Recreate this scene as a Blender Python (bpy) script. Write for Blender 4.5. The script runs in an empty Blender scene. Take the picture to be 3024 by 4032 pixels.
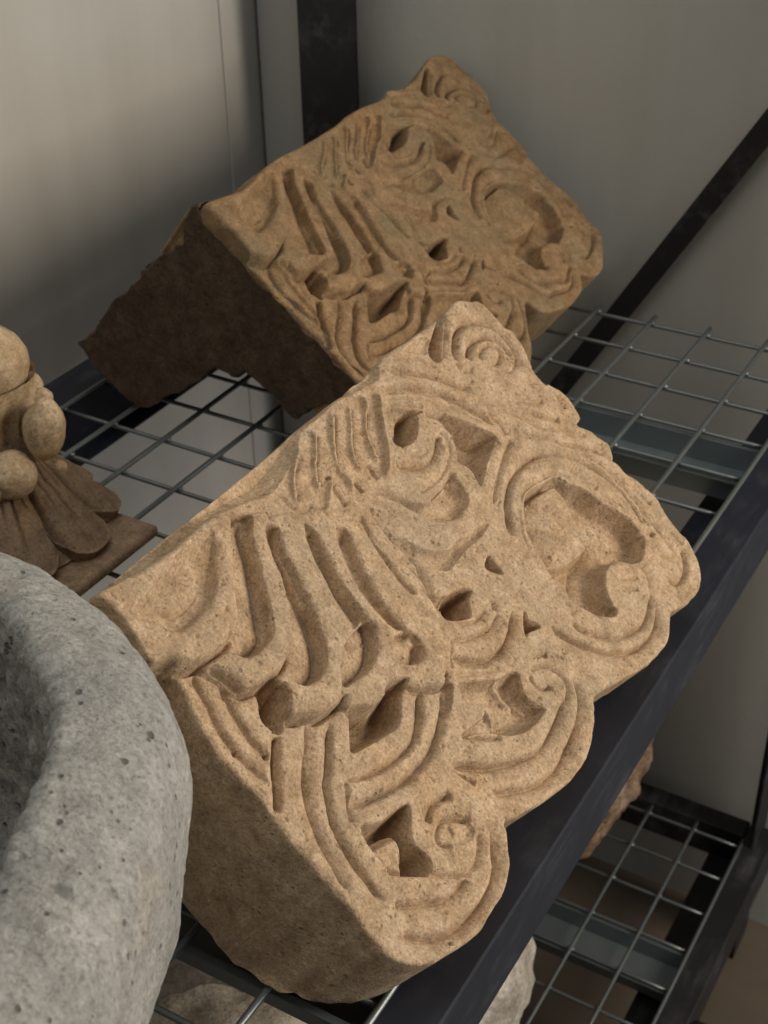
import bpy, bmesh, math, random
import numpy as np
from mathutils import Matrix, Vector

# ------------------------------------------------------------------ camera
scene = bpy.context.scene
cam_d = bpy.data.cameras.new("camera")
cam = bpy.data.objects.new("camera", cam_d)
scene.collection.objects.link(cam)
scene.camera = cam
cam_d.sensor_fit = 'VERTICAL'
cam_d.sensor_height = 36.0
cam_d.lens = 49.91
cam_d.clip_start = 0.02
cam_d.clip_end = 50
cam_d.dof.use_dof = True
cam_d.dof.focus_distance = 0.66
cam_d.dof.aperture_fstop = 20.0
cam.matrix_world = Matrix(((0.86510004, -0.26478982, 0.4260144, 0.0),
                           (0.50132515, 0.48450811, -0.71688561, 0.0),
                           (-0.01658342, 0.83374951, 0.55189379, 0.53),
                           (0, 0, 0, 1)))
scene.render.engine = 'CYCLES'
scene.render.resolution_x = 768
scene.render.resolution_y = 1024
scene.view_settings.view_transform = 'Standard'
scene.view_settings.look = 'None'
scene.view_settings.exposure = 0.22
scene.view_settings.gamma = 1.0
# ------------------------------------------------------------------ light of the store room
world = bpy.data.worlds.new("World")
scene.world = world
world.use_nodes = True
world.node_tree.nodes['Background'].inputs[0].default_value = (0.86, 0.87, 0.88, 1)
world.node_tree.nodes['Background'].inputs[1].default_value = 0.10


def area_lamp(name, loc, target, size, power, color, sy=None):
    d = bpy.data.lights.new(name, 'AREA')
    d.energy = power
    d.color = color
    d.shape = 'RECTANGLE'
    d.size = size
    d.size_y = sy or size
    o = bpy.data.objects.new(name, d)
    scene.collection.objects.link(o)
    o.location = loc
    v = Vector(target) - Vector(loc)
    o.rotation_euler = v.to_track_quat('-Z', 'Y').to_euler()
    return o


area_lamp("work_lamp", (0.95, 0.95, 0.66), (-0.30, 0.50, 0.05), 0.75, 19.5, (1.0, 0.88, 0.73), 0.75)
area_lamp("doorway_light", (1.6, 0.62, 0.05), (-0.5, 0.75, -0.05), 0.9, 6, (0.90, 0.93, 1.0), 0.9)
area_lamp("roof_light", (-0.25, 0.22, 1.6), (-0.42, 0.6, 0.0), 1.0, 5.5, (1.0, 0.98, 0.94))

# ------------------------------------------------------------------ carving drawn out on the stone's face plane (mm)
OUT_A=[-150.1,-175.6,-136.9,-176,-116.6,-176.4,-97.2,-176.5,-84.7,-176.3,-70.1,-175.4,-3.7,-176.3,16.8,-177,44.7,-176.3,60.7,-175.4,69.2,-175.9,80.3,-175.9,94.9,-176.4,106.5,-178,130.7,-176.3,151.7,-175,170.5,-175.3,179.7,-176.1,187.2,-175.6,194.6,-171.3,202,-168.8,204.2,-163.7,203.7,-155,204.1,-145.9,206.6,-140,204.6,-131.3,198.1,-119.8,193.1,-111.9,195.7,-104.3,199.9,-95.7,200.2,-87.5,198.1,-80.7,194.5,-74,188.9,-73,192.5,-65.4,195.9,-56.2,197.6,-51.7,193.2,-44.9,190.5,-33,193,-25.2,194.1,-17.4,194.4,-8.3,190.3,3.1,188.4,12.4,188.7,21.5,184.4,28.2,179.5,35.2,172.3,41.5,163,44.3,149.4,43.9,138.8,41.2,129.1,38.3,124.6,40,121.1,41.5,111.9,45.4,104.1,46,93.1,44.9,81.1,42.8,65.6,37.9,48.8,32.4,34.8,29,32.5,30.1,28.7,33.1,20.1,37.6,12,40.7,3.4,42.5,-7.7,43.5,-19.6,42.8,-33.3,39.6,-45.6,35.9,-54.6,32.6,-58.8,31.6,-67.4,27.7,-71,31,-76.6,35.6,-82.5,39.8,-89.8,43.3,-96.3,45.3,-103.1,46.2,-111.1,46.5,-120.3,46.3,-130.1,43.9,-142,39.9,-152,35.5,-161.2,26.5,-164.5,18.1,-164.3,11.2,-164,5.3,-162,-3.9,-162.3,-15.4,-161.4,-25.8,-160.5,-33.6,-160.6,-40,-159.4,-51.3,-157.5,-64.5,-157.1,-73.2,-157,-83.1,-156.1,-93.6,-153,-105.4,-147.9,-118.3,-145.8,-126.7,-145.6,-132.8,-150.9,-135.4,-154.9,-137,-155.8,-143.3,-154.4,-146.8,-150.9,-158.5,-150.7,-167.8]
STRIP_A=[-151.7,-176.7,-134.5,-178.2,-94.7,-178.8,-67.4,-177.7,-0.6,-178.8,20.1,-179.6,48.1,-178.9,64.2,-178.1,72.2,-178.2,91,-179.5,98.7,-179.2,94.3,-175.2,86.2,-169.3,74.3,-170.6,62.6,-171.9,48.5,-174.4,27,-173.9,14.2,-173.4,-3.5,-166.5,-28.5,-160,-50.3,-165.1,-70.1,-169.4,-80.5,-170.1,-108.9,-170.3,-132.8,-171.8,-142.9,-172.5]
APEX=(-10.4, -143.8)
FEATS=[
('lvl',[-155.4,-174.7,-142.3,-175.2,-113.9,-170.3,-77.3,-170.3,-66.8,-162.5,-80.2,-151.3,-92.6,-140,-104.4,-128.7,-114.3,-123.2,-123,-121.3,-131.5,-122.1,-139.1,-124.2,-144.8,-127.8,-148.6,-131.7,-154,-134.6,-160.8,-133.8,-162.3,-137.5,-155.7,-158.3],(11.5, 1.0)),
('lvl',[-66.8,-162.5,-52.3,-159.7,-50.8,-158.7,-43.4,-153.7,-55,-137.2,-67.2,-121.7,-76.6,-114.9,-88.4,-104.2,-94.1,-101.1,-100.5,-98.1,-108.1,-96.2,-114.4,-96.5,-119.4,-97.9,-124.4,-99.7,-130.2,-103,-132.4,-113.1,-135.4,-121.2,-137.5,-125.6,-132.1,-130.2,-113.8,-135.8,-82,-159.3],(9.2, 0.9)),
('lvl',[-39.4,-151,-25.6,-141.9,-37.7,-128.7,-47,-110.6,-57.1,-97.1,-62.6,-90.8,-85,-74,-91.2,-70,-95.8,-67.6,-104.8,-69,-110.8,-70.6,-114.2,-74.7,-121,-79.6,-118.1,-76.6,-121.5,-80.6,-120.8,-85.2,-116.8,-89.8,-116.5,-96.7,-102,-104.3,-95.6,-109.6,-84.4,-120.7,-71.2,-131.4,-48.1,-149.9],(7.6, 0.9)),
('lvl',[-25.6,-141.9,-7.2,-129.5,-22.3,-114.5,-31.9,-99.8,-36.5,-85.4,-44.3,-66.5,-58.3,-53.4,-60.6,-53.9,-66.8,-56.6,-72.7,-54.5,-79.5,-54.5,-85.8,-55.6,-90.7,-58.9,-93.9,-63.5,-93.2,-70.9,-78.4,-82.1,-70.9,-90.2,-59.6,-100.3,-50.4,-113.1,-40.3,-130.5],(6.0, 0.9)),
('lvl',[-7.2,-129.5,2.6,-121.5,-3.2,-102.7,-0.6,-83.9,-5.1,-76.9,-10.6,-68.5,-12.4,-59.6,-19.8,-49.3,-27.7,-43.1,-32.6,-39.8,-38,-36,-42.9,-37.1,-49.1,-41.6,-54.9,-44.9,-62.5,-54,-48.3,-69.5,-40,-88,-35.5,-102.4,-25.9,-117],(4.4, 0.9)),
('rdg',[8.1,-172.3,1.3,-167,-8.7,-162.2,-16.8,-156.6,-23.3,-149.3],(2.2, 1.5)),
('rdg',[19.1,-172.3,16.5,-166.4,7.4,-159.4,-0.5,-153.3,-6.1,-148.2,-7.6,-144],(2.8, 1.6)),
('rdg',[40.7,-173,30,-164.2,22.4,-156.8,16.5,-150,13.3,-144.5,11.9,-138,8.8,-132.6],(2.8, 1.6)),
('rdg',[53.1,-169.5,40,-158.1,29.4,-149.4,25.6,-142.7,24.7,-137.3],(2.8, 1.5)),
('rdg',[65.1,-169.4,60.5,-162.8,51.2,-155.1,43.8,-148.1,38.8,-140.5,37.8,-135],(3.0, 1.5)),
('rdg',[75.7,-164.8,67.3,-157.1,58.5,-148.3,49.9,-139.7,41.6,-132.5,32.9,-128.2],(3.4, 1.6)),
('grv',[7.4,-170.6,1,-165.6,-7.8,-161,-15.5,-155.7,-21.2,-148.6],(1.6, 1.0, 1.2)),
('grv',[21.5,-167.9,11.5,-160.6,0.9,-152.5,-4.5,-147.2],(2.4, 2.5, 0.8)),
('grv',[41.3,-170.3,32.4,-162.7,23.5,-156.1,17.1,-148.1,14.5,-142.3],(2.6, 2.5, 0.8)),
('grv',[53.5,-166.9,41.2,-157.4,31.1,-148.3,25.7,-139.6],(2.4, 2.3, 0.8)),
('grv',[59.7,-160.1,49.5,-152.3,43.9,-145,40,-138.2],(3.2, 1.6, 1.0)),
('rdg',[5.1,-146.1,-1.2,-142.8,-8.5,-138,-14.6,-134.9],(2.0, 1.6)),
('grv',[4.6,-144.9,2.1,-139.9,0.7,-134.2,0.2,-130.8],(1.8, 1.5, 1.5)),
('grv',[16.9,-137,16.5,-132.8,16,-130.1],(3.0, 1.2, 1.0)),
('grv',[33.1,-139.5,31,-133.2,31.1,-130.1],(2.2, 1.2, 1.2)),
('grv',[-33.6,-157.5,-27,-156.7,-26.9,-151.6,-25.8,-147.3,-23.1,-143.4,-15.9,-143],(1.6, 2.2, 1.4)),
('grv',[-67.5,-161.6,-61.9,-162,-60.8,-157.1,-66.6,-148.7,-74.2,-140.4],(2.0, 2, 2)),
('hol',[-66.6,-162.4,-80.2,-151.3,-92.5,-139.9,-104.2,-128.6,-114.1,-123,-121.3,-120.7,-120.6,-116.6,-115.7,-111.9,-111.1,-109.6,-106.4,-110.5,-102.9,-109.9,-95.9,-112.5,-88.2,-120.1,-83.5,-126.7,-78.5,-133.2,-71.4,-141.8,-63.8,-150.2,-54.6,-158.4],(5.2, 1.5)),
('grv',[-57.9,-159.3,-65.2,-151.2,-72.4,-142.4,-79.4,-133.9,-86.8,-125.8,-94.1,-117.8,-100.4,-112.6,-106.6,-111.4,-113.1,-112.5,-115.5,-112,-119.3,-115.6],(3.2, 5, 1.1)),
('hol',[-51,-149.8,-62.1,-138.7,-68.8,-128.3,-75,-120.5,-80.2,-114.2,-88.7,-104.4,-96.6,-99.8,-106.8,-96.5,-106.2,-89.4,-101.8,-84.7,-95.3,-82.8,-88.8,-83.7,-81.8,-88.3,-76.1,-95.5,-72.2,-103.5,-68.3,-112.2,-64.4,-119.6,-59,-129.6,-54.5,-136.8,-44.6,-145.4],(5.2, 1.5)),
('grv',[-44.1,-145.8,-53,-137.2,-58.5,-127.8,-63.4,-118.9,-68.3,-110.1,-73.1,-102.1,-78.3,-94.5,-84.2,-88.2,-90.1,-84.7,-97.1,-83.5,-102.5,-85.5,-105.6,-89.3],(3.2, 5, 1.1)),
('grv',[-26.9,-134.1,-32.6,-123.1,-38.8,-113.2,-44.8,-102,-48.4,-92,-49.2,-85.6,-48.6,-81,-51.1,-76.6],(3.2, 5, 1.1)),
('hol',[-29.1,-138.4,-37.7,-128.7,-44.3,-119.2,-50.3,-108.1,-55.7,-96,-58.7,-86.5,-48.8,-87.4,-44.2,-98.1,-38.7,-111,-34,-120.5,-27.4,-132.3],(3.4, 2.4)),
('hol',[-73.5,-83.3,-87.4,-72.2,-79.5,-69.7,-70.3,-68.6,-62,-69.7,-55.3,-72.8,-50.4,-78.2,-49.1,-84.2,-58.7,-85.1],(4.6, 1.5)),
('grv',[-49.6,-83.9,-51.4,-78.2,-56.3,-73.5,-63.9,-70.5,-71.8,-69.7,-80,-70.7,-86.2,-72],(3.0, 5, 1.1)),
('hol',[-15.4,-126.4,-24.7,-117.5,-32.6,-106.7,-37.8,-96.2,-40,-85.8,-39.2,-77.5,-37.6,-71.3,-33.6,-70.4,-34.3,-78.1,-33,-85.7,-29.8,-94.7,-24.5,-103.8,-18.1,-113,-11.2,-122],(3.2, 2.6)),
('grv',[-11.2,-122,-18.1,-112.3,-24.5,-103.1,-29.8,-94,-33,-84.9,-34.3,-77.4,-33.6,-69.7,-33.9,-63.6],(2.8, 4.5, 1.2)),
('hol',[-45.3,-69.2,-50.4,-62.6,-47.9,-57.8,-40.2,-52.9,-34.9,-55.5,-31.3,-61.4,-35,-67.7],(4, 1.5)),
('grv',[-31.7,-57.4,-35.6,-54.7,-40.5,-53.1,-46.7,-56.5,-50.4,-61.9],(3.4, 6, 0.9)),
('hol',[-139.9,-157.7,-137.3,-149.5,-136,-142.7,-128.7,-139.8,-119.7,-139.5,-109.8,-140.6,-100.1,-145.4,-90.8,-155.4,-83,-163.4,-91.1,-165.6,-102.8,-165.8,-119.6,-164.6],(5.0, 9)),
('grv',[-84.3,-160.9,-92.9,-153.5,-102.3,-147,-109.4,-142.3,-119.3,-139.9,-129.5,-140.4,-135.2,-143.4,-138.2,-151.4,-141.9,-161.1],(2.6, 5, 2.4)),
('hol',[131.9,-161.3,135.6,-155.1,154.2,-165.1,167.7,-172.5,167.9,-175.8,156.1,-172.6,142.1,-167.5],(8, 3)),
('hol',[118,-172.5,124.7,-168.5,132.2,-163.3,141,-168.1,135.7,-172.7,124,-173.3],(3, 4)),
('grv',[146.3,-149,157.2,-156.6,165.2,-160.8,173.2,-162.6,183.7,-160.4,191.4,-154.5,195.5,-146.9,195.8,-138.8,193.8,-131,190.2,-126,182.8,-123.2],(4.2, 1.6, 2.6)),
('grv',[155.3,-143.9,162.7,-148.4,168.5,-150.4,176.2,-150,183.4,-147.4,188.5,-142.4,189.1,-135.4,185.5,-130.4],(4.0, 1.5, 2.6)),
('grv',[182.4,-132.1,185.6,-126.8,182,-123.6,175.3,-124.8,171.1,-128.5],(1.6, 2, 1.4)),
('grv',[146.3,-149,143,-142.4,147.9,-141.3,150.2,-138.3],(1.4, 2.5, 2.5)),
('grv',[97.3,-170.6,109,-162.7,116.9,-156.1,123.1,-150,128.1,-143,134.2,-136.5,139.5,-132.6],(3.2, 2.8, 1.3)),
('grv',[136.8,-135.7,144.1,-134.3],(1.6, 1.2, 1.2)),
('grv',[82.7,-162.9,91.5,-160.4,100.8,-155.2,109.8,-147.8,116.7,-140.5,122.4,-132.2,126.4,-124.4,130.1,-116.3,131,-108.2],(3.4, 3.2, 1.6)),
('grv',[76,-156,84,-151.7,92.1,-145.7,96.4,-141.9],(1.2, 1, 2)),
('hol',[75.8,-155.2,90.8,-144.8,94.5,-140.6,88.1,-141.6,82.4,-136.2,75,-132.7,68.2,-132.2,63.2,-133.6,59.4,-137.5,61.2,-142.1,68.1,-148.9],(7, 5)),
('hol',[81.9,-146.9,89.6,-143.9,82.3,-136.3,74.9,-132.8,68.1,-132.1,62.7,-134.1,61.4,-137.2,69.8,-139.9],(15, 3)),
('hol',[101.5,-132.7,113.3,-122.6,120,-113.2,124.4,-102.2,112.5,-98.8,100.5,-94.9,85.8,-89.5,88.1,-96.4,88.5,-102.6,86.2,-107.2,92.1,-112.5,97.2,-119,98.6,-125.5],(15, 8)),
('grv',[94.8,-140,98.9,-135.1,104.2,-129.4],(3, 2, 2)),
('grv',[48.5,-130.5,53.8,-124.6,61.6,-120.2,70.1,-117.9,79.7,-119.5,86.5,-122.5],(3.0, 3.0, 1.6)),
('hol',[87,-125.4,90.9,-123.8,85.9,-121.2,82.1,-122],(3, 1.5)),
('hol',[43,-103.9,54.2,-101.9,63.8,-101.8,75.7,-103.7,73.2,-92.5,70,-88.3,60.3,-87.2,52.1,-89,39.5,-96.6,38.7,-99.4,34.4,-106.1,32.8,-112.2,39.9,-106.7],(5.5, 5)),
('grv',[21.6,-128.7,27.4,-121.8,32.8,-113.7,35.9,-105.5,39.6,-98.4,46.5,-91.9,42.7,-94,53.3,-88.2,61.8,-87.4],(2.4, 2, 2.2)),
('grv',[48.7,-103.1,60,-102.7,72.2,-102.7,67.4,-102.6,77.2,-104.3],(3.0, 1.2, 2.2)),
('hol',[14.8,-98.2,18.3,-90.5,23,-84.2,32.4,-78.7,41.9,-78.7,52.5,-76,62.7,-74.6,68.3,-72.4,57.4,-71.1,42.1,-72.4,30.1,-71.6,22.1,-71.7,15.9,-76.9,12.7,-85,9.4,-94.4,8.8,-95.6,7,-104.3,15.6,-98],(4.2, 5)),
('grv',[10.7,-122.7,9.4,-113.9,8,-104.3,8.9,-94,8.1,-85.6,3.9,-79.6,0.9,-72.9,-3.2,-67.7],(1.8, 1.6, 3.0)),
('grv',[1,-86.9,3.4,-78.5,0.5,-71,-0.9,-63.9],(1.6, 1.5, 1.5)),
('grv',[133.3,-95.1,122.5,-92.6,112.9,-89.5,104.5,-86.7,93.6,-82.3,83.1,-76.4],(2.2, 1.6, 2.2)),
('grv',[83.7,-76.8,87.5,-75.8,90.7,-76.2],(1.6, 1.5, 1.5)),
('grv',[73.4,-58.1,84.8,-65.6,92.1,-71.2,100.9,-75.9,111.3,-79,122.6,-80,134.9,-78.9,147.4,-75.1,156.1,-69.6,162.3,-62.4,167.6,-53.8,173.2,-43.4],(3.4, 1.4, 3.0)),
('grv',[144.7,-95.6,150.6,-88.6,159.1,-80.3,169.3,-68.4,181.2,-57.1,189,-46.9,193.3,-39.2],(2.2, 2.2, 1.4)),
('grv',[159.9,-109.6,169.5,-104.7,179.3,-97.1],(1.6, 2, 2)),
('grv',[159.4,-103,164.7,-96.4,171.5,-89.6,178.4,-82.9],(1.8, 2, 2)),
('grv',[185,-105.2,192.8,-98.9,193.1,-91.6,189.6,-84.9],(1.6, 2, 2)),
('grv',[89.5,-69.3,83.1,-63.9,76.4,-58.1],(2.4, 1.3, 1.3)),
('hol',[104.5,-66.2,115,-67.5,127.8,-65,139.6,-61.5,143.4,-53.1,150,-44.6,151.8,-34.9,158.5,-21.8,161.7,-11.8,159.1,-4.1,158.2,0.4,141.8,6.1,129.7,-4.1,118.9,-6.8,109.6,-5.1,100.7,0.8,95.9,9.5,92,12.5,82.9,4.9,76.5,-6.4,74.9,-17.2,76.4,-27.2,80.4,-37.2,83.8,-47.6,89.2,-56],(11, 5)),
('boss',[106.3,-64.9,133.3,-60.5,132.9,-49.8,129.8,-42.7,125.3,-33.9,130.4,-23.3,119,-20.8,106.8,-21.5,97,-23.5,86.9,-30.2,83.5,-37.4,83.9,-46,86.8,-53.7,94.8,-60.3],(-6.0, 2.2, 0.26, 0.16)),
('grv',[117.6,-63.2,105.9,-58.6,97.6,-54.4,91.4,-47.2,88.6,-37.9,92,-30.7],(2.0, 6, 5)),
('grv',[110.8,-38.4,117.3,-31.9,122.5,-26.2,127.4,-22.1],(1.6, 1.2, 1.2)),
('grv',[116.5,-56.5,116.8,-48,115.1,-39.2],(1.6, 5, 3)),
('hol',[84.1,-0.8,91.1,2,97.5,10.3,92.3,12.5,83.7,6.2],(6, 2.5)),
('grv',[141.3,-28.2,131.9,-21.1,120.4,-19,108.5,-19.9],(2.6, 2, 4)),
('hol',[145.8,-20.1,155.7,-18.4,158.2,-9.9,156.3,-2.6,145.9,3.9,136.7,-0.9,131,-8.3,135.5,-15.2],(4, 6)),
('grv',[115.2,2.2,121.4,5.7,128.6,11],(1.3, 1.0, 1.2)),
('grv',[112.3,6.4,116.6,10.1,121.3,14.9],(1.6, 1.0, 1.2)),
('grv',[177.5,22.5,172.7,27.9,164.1,32.2,156.8,33,149.5,30.5,146,26],(3.0, 2.6, 1.2)),
('hol',[166.5,0.9,169.1,3.2,166.9,3.9,164,2.3],(3, 1)),
('grv',[176.6,-24.5,177.5,-17.7,176.3,-12.5,172.1,-5.7,170.8,-1.3],(1.6, 1.6, 1.6)),
('grv',[186.5,-18,185.9,-13,186.8,-8.9],(2.0, 1.4, 1.4)),
('grv',[181.5,10.4,181,15.3,181.2,20.7],(1.6, 1.6, 1.4)),
('grv',[150.7,-59.4,155.3,-51.3,157.8,-39.4],(1.4, 2, 3)),
('grv',[63,-5.2,64.4,1.4,68.3,8.3,75.2,16,82.9,21.7,92.5,25.8,103.8,28.6,112.7,27.8,121.9,24.6,126.5,21.3],(3.0, 2.4, 1.3)),
('grv',[50.3,-13.1,51.1,-7.1,55.2,2.7,59.8,11.5,66.9,20.7,76.2,28,86.4,33.3,97.3,35.9,108.3,36.1,117.5,33,122.7,28.5],(3.6, 3.0, 1.3)),
('grv',[66.3,-7.5,72.9,-6],(1.8, 1.0, 1.0)),
('hol',[51.8,-60.9,51.4,-56.6,50.9,-52.2,49.7,-49.4,46.7,-51.9,43.6,-58],(9, 2)),
('hol',[41,-27.8,29.2,-19.4,33.4,-19.4,42.1,-16.5,39.6,-23.2],(9, 2)),
('hol',[7.1,-63.1,14.3,-61.7,20.4,-59.5,24.1,-55.7,17.8,-53.8,10.4,-48,6.5,-48.7,-0.7,-52.4,-4.4,-56.1,-4,-60.2,1.8,-61.9],(17, 4)),
('hol',[-0.6,-71.8,2.7,-66.4,6.6,-63.6,-0.3,-61.2,-4.6,-62.1,-3.1,-67],(4, 3)),
('grv',[-11.7,-47.7,-5.6,-43.7,2.4,-39.7,10.1,-37,18.3,-36.1,25.8,-37.3],(3.0, 3.0, 1.2)),
('grv',[-19.8,-42.2,-14.9,-37.5,-9.4,-32,-2.1,-27.6,7.1,-24.9,17,-25,25.6,-27.6,33.1,-31.2,34.7,-33.8],(4.0, 3.2, 1.2)),
('grv',[-11.7,-47.6,-19.3,-42.5,-25.2,-38.3],(1.5, 0.8, 1.0)),
('grv',[29.9,-43.5,26,-39.4],(2.4, 1.5, 1.5)),
('grv',[21.7,-10,27.7,-7.3,31.2,-3.9],(2.0, 1.4, 2)),
('grv',[13.9,-5.6,19.4,-4.6,24.8,-1.6,28.6,3.3,29.3,8,27.7,12.5,23.5,16,17.4,18],(2.8, 1.4, 2.0)),
('grv',[14.5,-4.7,12.1,-2.1,11.8,1.6,13.1,4.7,18.1,7.2],(3.0, 2.4, 1.0)),
('hol',[-26.3,-30.2,-16.4,-23.8,-5.5,-16.3,4.4,-13.4,6.1,-9.8,1.5,-5.3,-1,0.9,1.3,7.2,2,11.5,-6,11.7,-14.4,10.7,-21.7,7.7,-27.9,4,-32,-0.8,-29.6,-4.7,-26.7,-10.3,-24.3,-14.1,-29.1,-19.3,-33.2,-23.3,-30.7,-27.9],(7, 4)),
('hol',[-4.2,-15.6,3.9,-13,5.3,-9.6,1.2,-5.5,-1.5,1.2,1.4,11,-7.6,11.1,-17,9.3,-25,5.2,-30.2,0.2,-26.5,-4.4,-17.3,-1.2,-9,-1.8,-8.2,-8.5],(9, 6)),
('rdg',[-7.9,-17.1,-8.7,-10.4,-9,-3.3],(2.5, 1.6)),
('hol',[-49.4,-13.6,-41.2,-12.8,-32.3,-11.1,-28.8,-12,-28.7,-9,-30.5,-3.3,-31.9,-0.9,-35.8,-4.4,-42.3,-9.1],(3.0, 2)),
('grv',[-50.4,-13.7,-45.2,-8.7,-39.7,-3.4,-32.2,2.3],(3.0, 1.2, 2)),
('grv',[-67.9,-8.8,-60.9,-4.1,-52.9,3.7,-45,9.7,-35.6,14.9,-24.8,19.4,-15.1,21.8,-4.1,21.3,4.9,19.8,15.1,17.6,21.4,16.7],(3.6, 3.4, 1.4)),
('grv',[-60.2,12.9,-53.9,19,-45.1,25.2,-36.1,30.1,-26.1,33,-16.3,34,-4.3,33,9,30.7,20.5,26.5,28,21.9,32.4,16.2,31.7,11.8],(4.0, 3.6, 1.5)),
('grv',[-67.9,-8.1,-66.6,-1.8,-64.5,5.5],(2.2, 1.4, 1.4)),
('grv',[-80.5,-0.3,-87.6,-4,-92.3,-4.2,-97,-3,-100.6,-0.5],(3.4, 2.6, 1.4)),
('grv',[-82.6,13.9,-86.6,8.1,-92.3,4.2,-96.9,4.5,-101.2,6.6,-101.6,9.8,-99.5,13.6],(3.6, 3.0, 1.3)),
('rdg',[-93.3,9.7,-88.8,12.4,-88.3,16.2],(1.2, 3)),
('grv',[-83.3,20,-88.1,23.9,-95.4,26.7,-101.5,26.7,-106.7,25,-114.6,17.9,-119.5,12.4],(2.4, 1.4, 2.2)),
('hol',[-129.4,-24.5,-120.3,-19,-109.5,-16.5,-102.3,-14.4,-105.3,-10.3,-111.6,-5.4,-114.8,-0.4,-113.9,5.8,-114.9,10.1,-119,12.9,-127.2,5.6,-132.2,-0.3,-133.5,-8.7,-133.2,-17],(16, 5)),
('boss',[-133,-10.4,-133.1,-15.7,-115.7,-10.7,-115.7,-3.1,-121.3,1.6,-126.7,5.2,-131.3,0.5,-133.5,-4.1],(-3.5, 4.0, 0, 0)),
('grv',[-131.6,-2.7,-124.8,-2.9,-120.3,-2.7],(2.5, 2.5, 1.2)),
('grv',[-135.2,-3.4,-130.3,2.4,-125.1,8.2,-117,16.1],(2.2, 1.2, 2.2)),
('grv',[-143.8,7.4,-138.3,13.4,-131.2,19.1,-124.6,24,-118.3,26.6,-111.3,27.4,-106.2,27],(3.4, 3.0, 1.6)),
('grv',[-151.9,17.8,-147.5,23.9,-141.6,29.7,-134.4,34.7,-126.7,37.6,-118,39.3,-109.6,40,-100.7,39.1,-92.1,36.4,-86.1,32.4,-80.3,26.8,-77.8,22.9],(4.2, 3.6, 1.6)),
('grv',[-111.1,-73.6,-119.4,-66,-128.2,-60.5,-136,-54.4,-142.2,-47,-145.4,-41.4,-148.8,-35.5,-151.7,-28.7,-153.4,-22.1,-155.2,-15.6,-156.2,-10.3],(3.0, 1.2, 3.0)),
('grv',[-102.5,-65.3,-112.5,-57,-121.1,-51.2,-126.3,-47.9,-130.2,-42.8,-134.7,-37.8,-137.8,-34,-140.8,-27.7,-142.6,-21.7,-144.4,-15.7,-145,-9.3,-145.8,-1.8,-146,4.3],(3.2, 2.6, 1.2)),
('grv',[-118,-42.7,-120.8,-39.2,-126.2,-34.2,-131.5,-28.5],(1.8, 1.4, 1.8)),
('hol',[-90.3,-60.7,-79.9,-54.3,-72.2,-53.5,-63.9,-54.5,-59.7,-55.3,-54.7,-52,-60.8,-48.6,-67.7,-43.7,-75.5,-40.4,-85.4,-42.5,-96.1,-45.2,-102.7,-47.3,-105.1,-49.3,-100.7,-53.8],(15, 6)),
('grv',[-48.5,-43.6,-56.8,-37.6,-64.7,-32.9,-74.3,-29.8,-82.4,-29.8,-92.2,-31.3,-103.2,-34.5,-110.9,-38.4,-118.4,-42.4],(3.6, 3.2, 1.3)),
('grv',[-36.1,-35.9,-43,-30.7,-53.2,-24.9,-61.6,-22,-71.8,-20.1,-81.3,-19.9,-92.8,-21,-102,-23.5,-110.6,-26.3,-118.9,-29.8,-126.9,-34],(3.8, 3.6, 1.3)),
('hol',[-35.5,-35.4,-32,-33.3,-38.8,-28.8,-48.4,-25.2,-47.7,-27.5],(3.5, 2)),
('grv',[-136.7,-123.3,-140.1,-116.4,-142.3,-109.3,-144.5,-103.5,-146.6,-96.4,-148.4,-88.3,-148.6,-80.3,-148,-72.2,-147.5,-66.7],(2.6, 3.2, 1.3)),
('grv',[-128.7,-113.8,-131.9,-107.4,-134.6,-100.5,-137.1,-92.4,-138.5,-84.6,-138.3,-76.8,-138.2,-72.8],(2.6, 3.2, 1.3)),
('hol',[-112.2,-97.9,-119.9,-97.8,-123.1,-93.8,-128.2,-87.6,-127.8,-82,-126.5,-78.3,-124.1,-77.8,-118.5,-82.3,-112,-87.5,-111.9,-93.4],(14, 5)),
('grv',[-127.6,-78.1,-134.9,-72.6,-142.6,-66.4,-149.6,-59.8,-154.4,-55.2],(7, 1.6, 1.0)),
('hol',[-148.9,-86.9,-147.7,-85.9,-148.9,-84.9,-150.1,-85.9],(2.5, 0.8)),
('hol',[-138.7,-76.4,-137.3,-75.3,-138.6,-74.3,-140,-75.4],(2.5, 0.8)),
('hol',[4,-149.1,6.2,-147.7,4.4,-145.9,1.9,-147.5],(2.5, 1)),
('hol',[-176.3,3.5,-173.7,6,-174.8,6.8,-177.3,4.3],(2.5, 1)),
('hol',[-136.8,37,-135.4,38.4,-136.5,39.2,-138,37.8],(2.0, 1)),
('hol',[-87.2,8.4,-93.6,4.4,-97.5,4.6,-100.9,6.9,-101.4,10,-99,14.3,-93.1,18,-86.9,18.8,-83.9,14.7],(2.4, 4)),
('hol',[15.3,-4.5,23.4,-1.5,28,3.6,27.6,9.4,22.2,12.7,18.1,7.2,13.1,4.7,11.9,0.7],(1.8, 4)),
('grv',[167.7,-171.6,154.3,-163.4,139.1,-154.8],(2.2, 1.2, 3)),
('grv',[104.7,-174.2,116.1,-169.4,124.4,-163.1,128.8,-153.9],(1.2, 2, 2)),
('grv',[80.3,-159.1,90.2,-153.6,100.4,-146.4,109.2,-137.1,116.2,-128,121.8,-119.6,126.1,-112],(1.6, 1.5, 1.5)),
('grv',[149.1,-110,152.3,-101.2,157.6,-92,167.3,-83.5,178,-73.5,185.8,-64.3],(1.3, 1.6, 1.6)),
('grv',[180.3,-111.5,189.5,-107.9,195,-102],(1.4, 2, 2)),
('grv',[133.7,-112.4,134.7,-104.3,133.5,-98.3],(1.8, 2, 2)),
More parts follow.
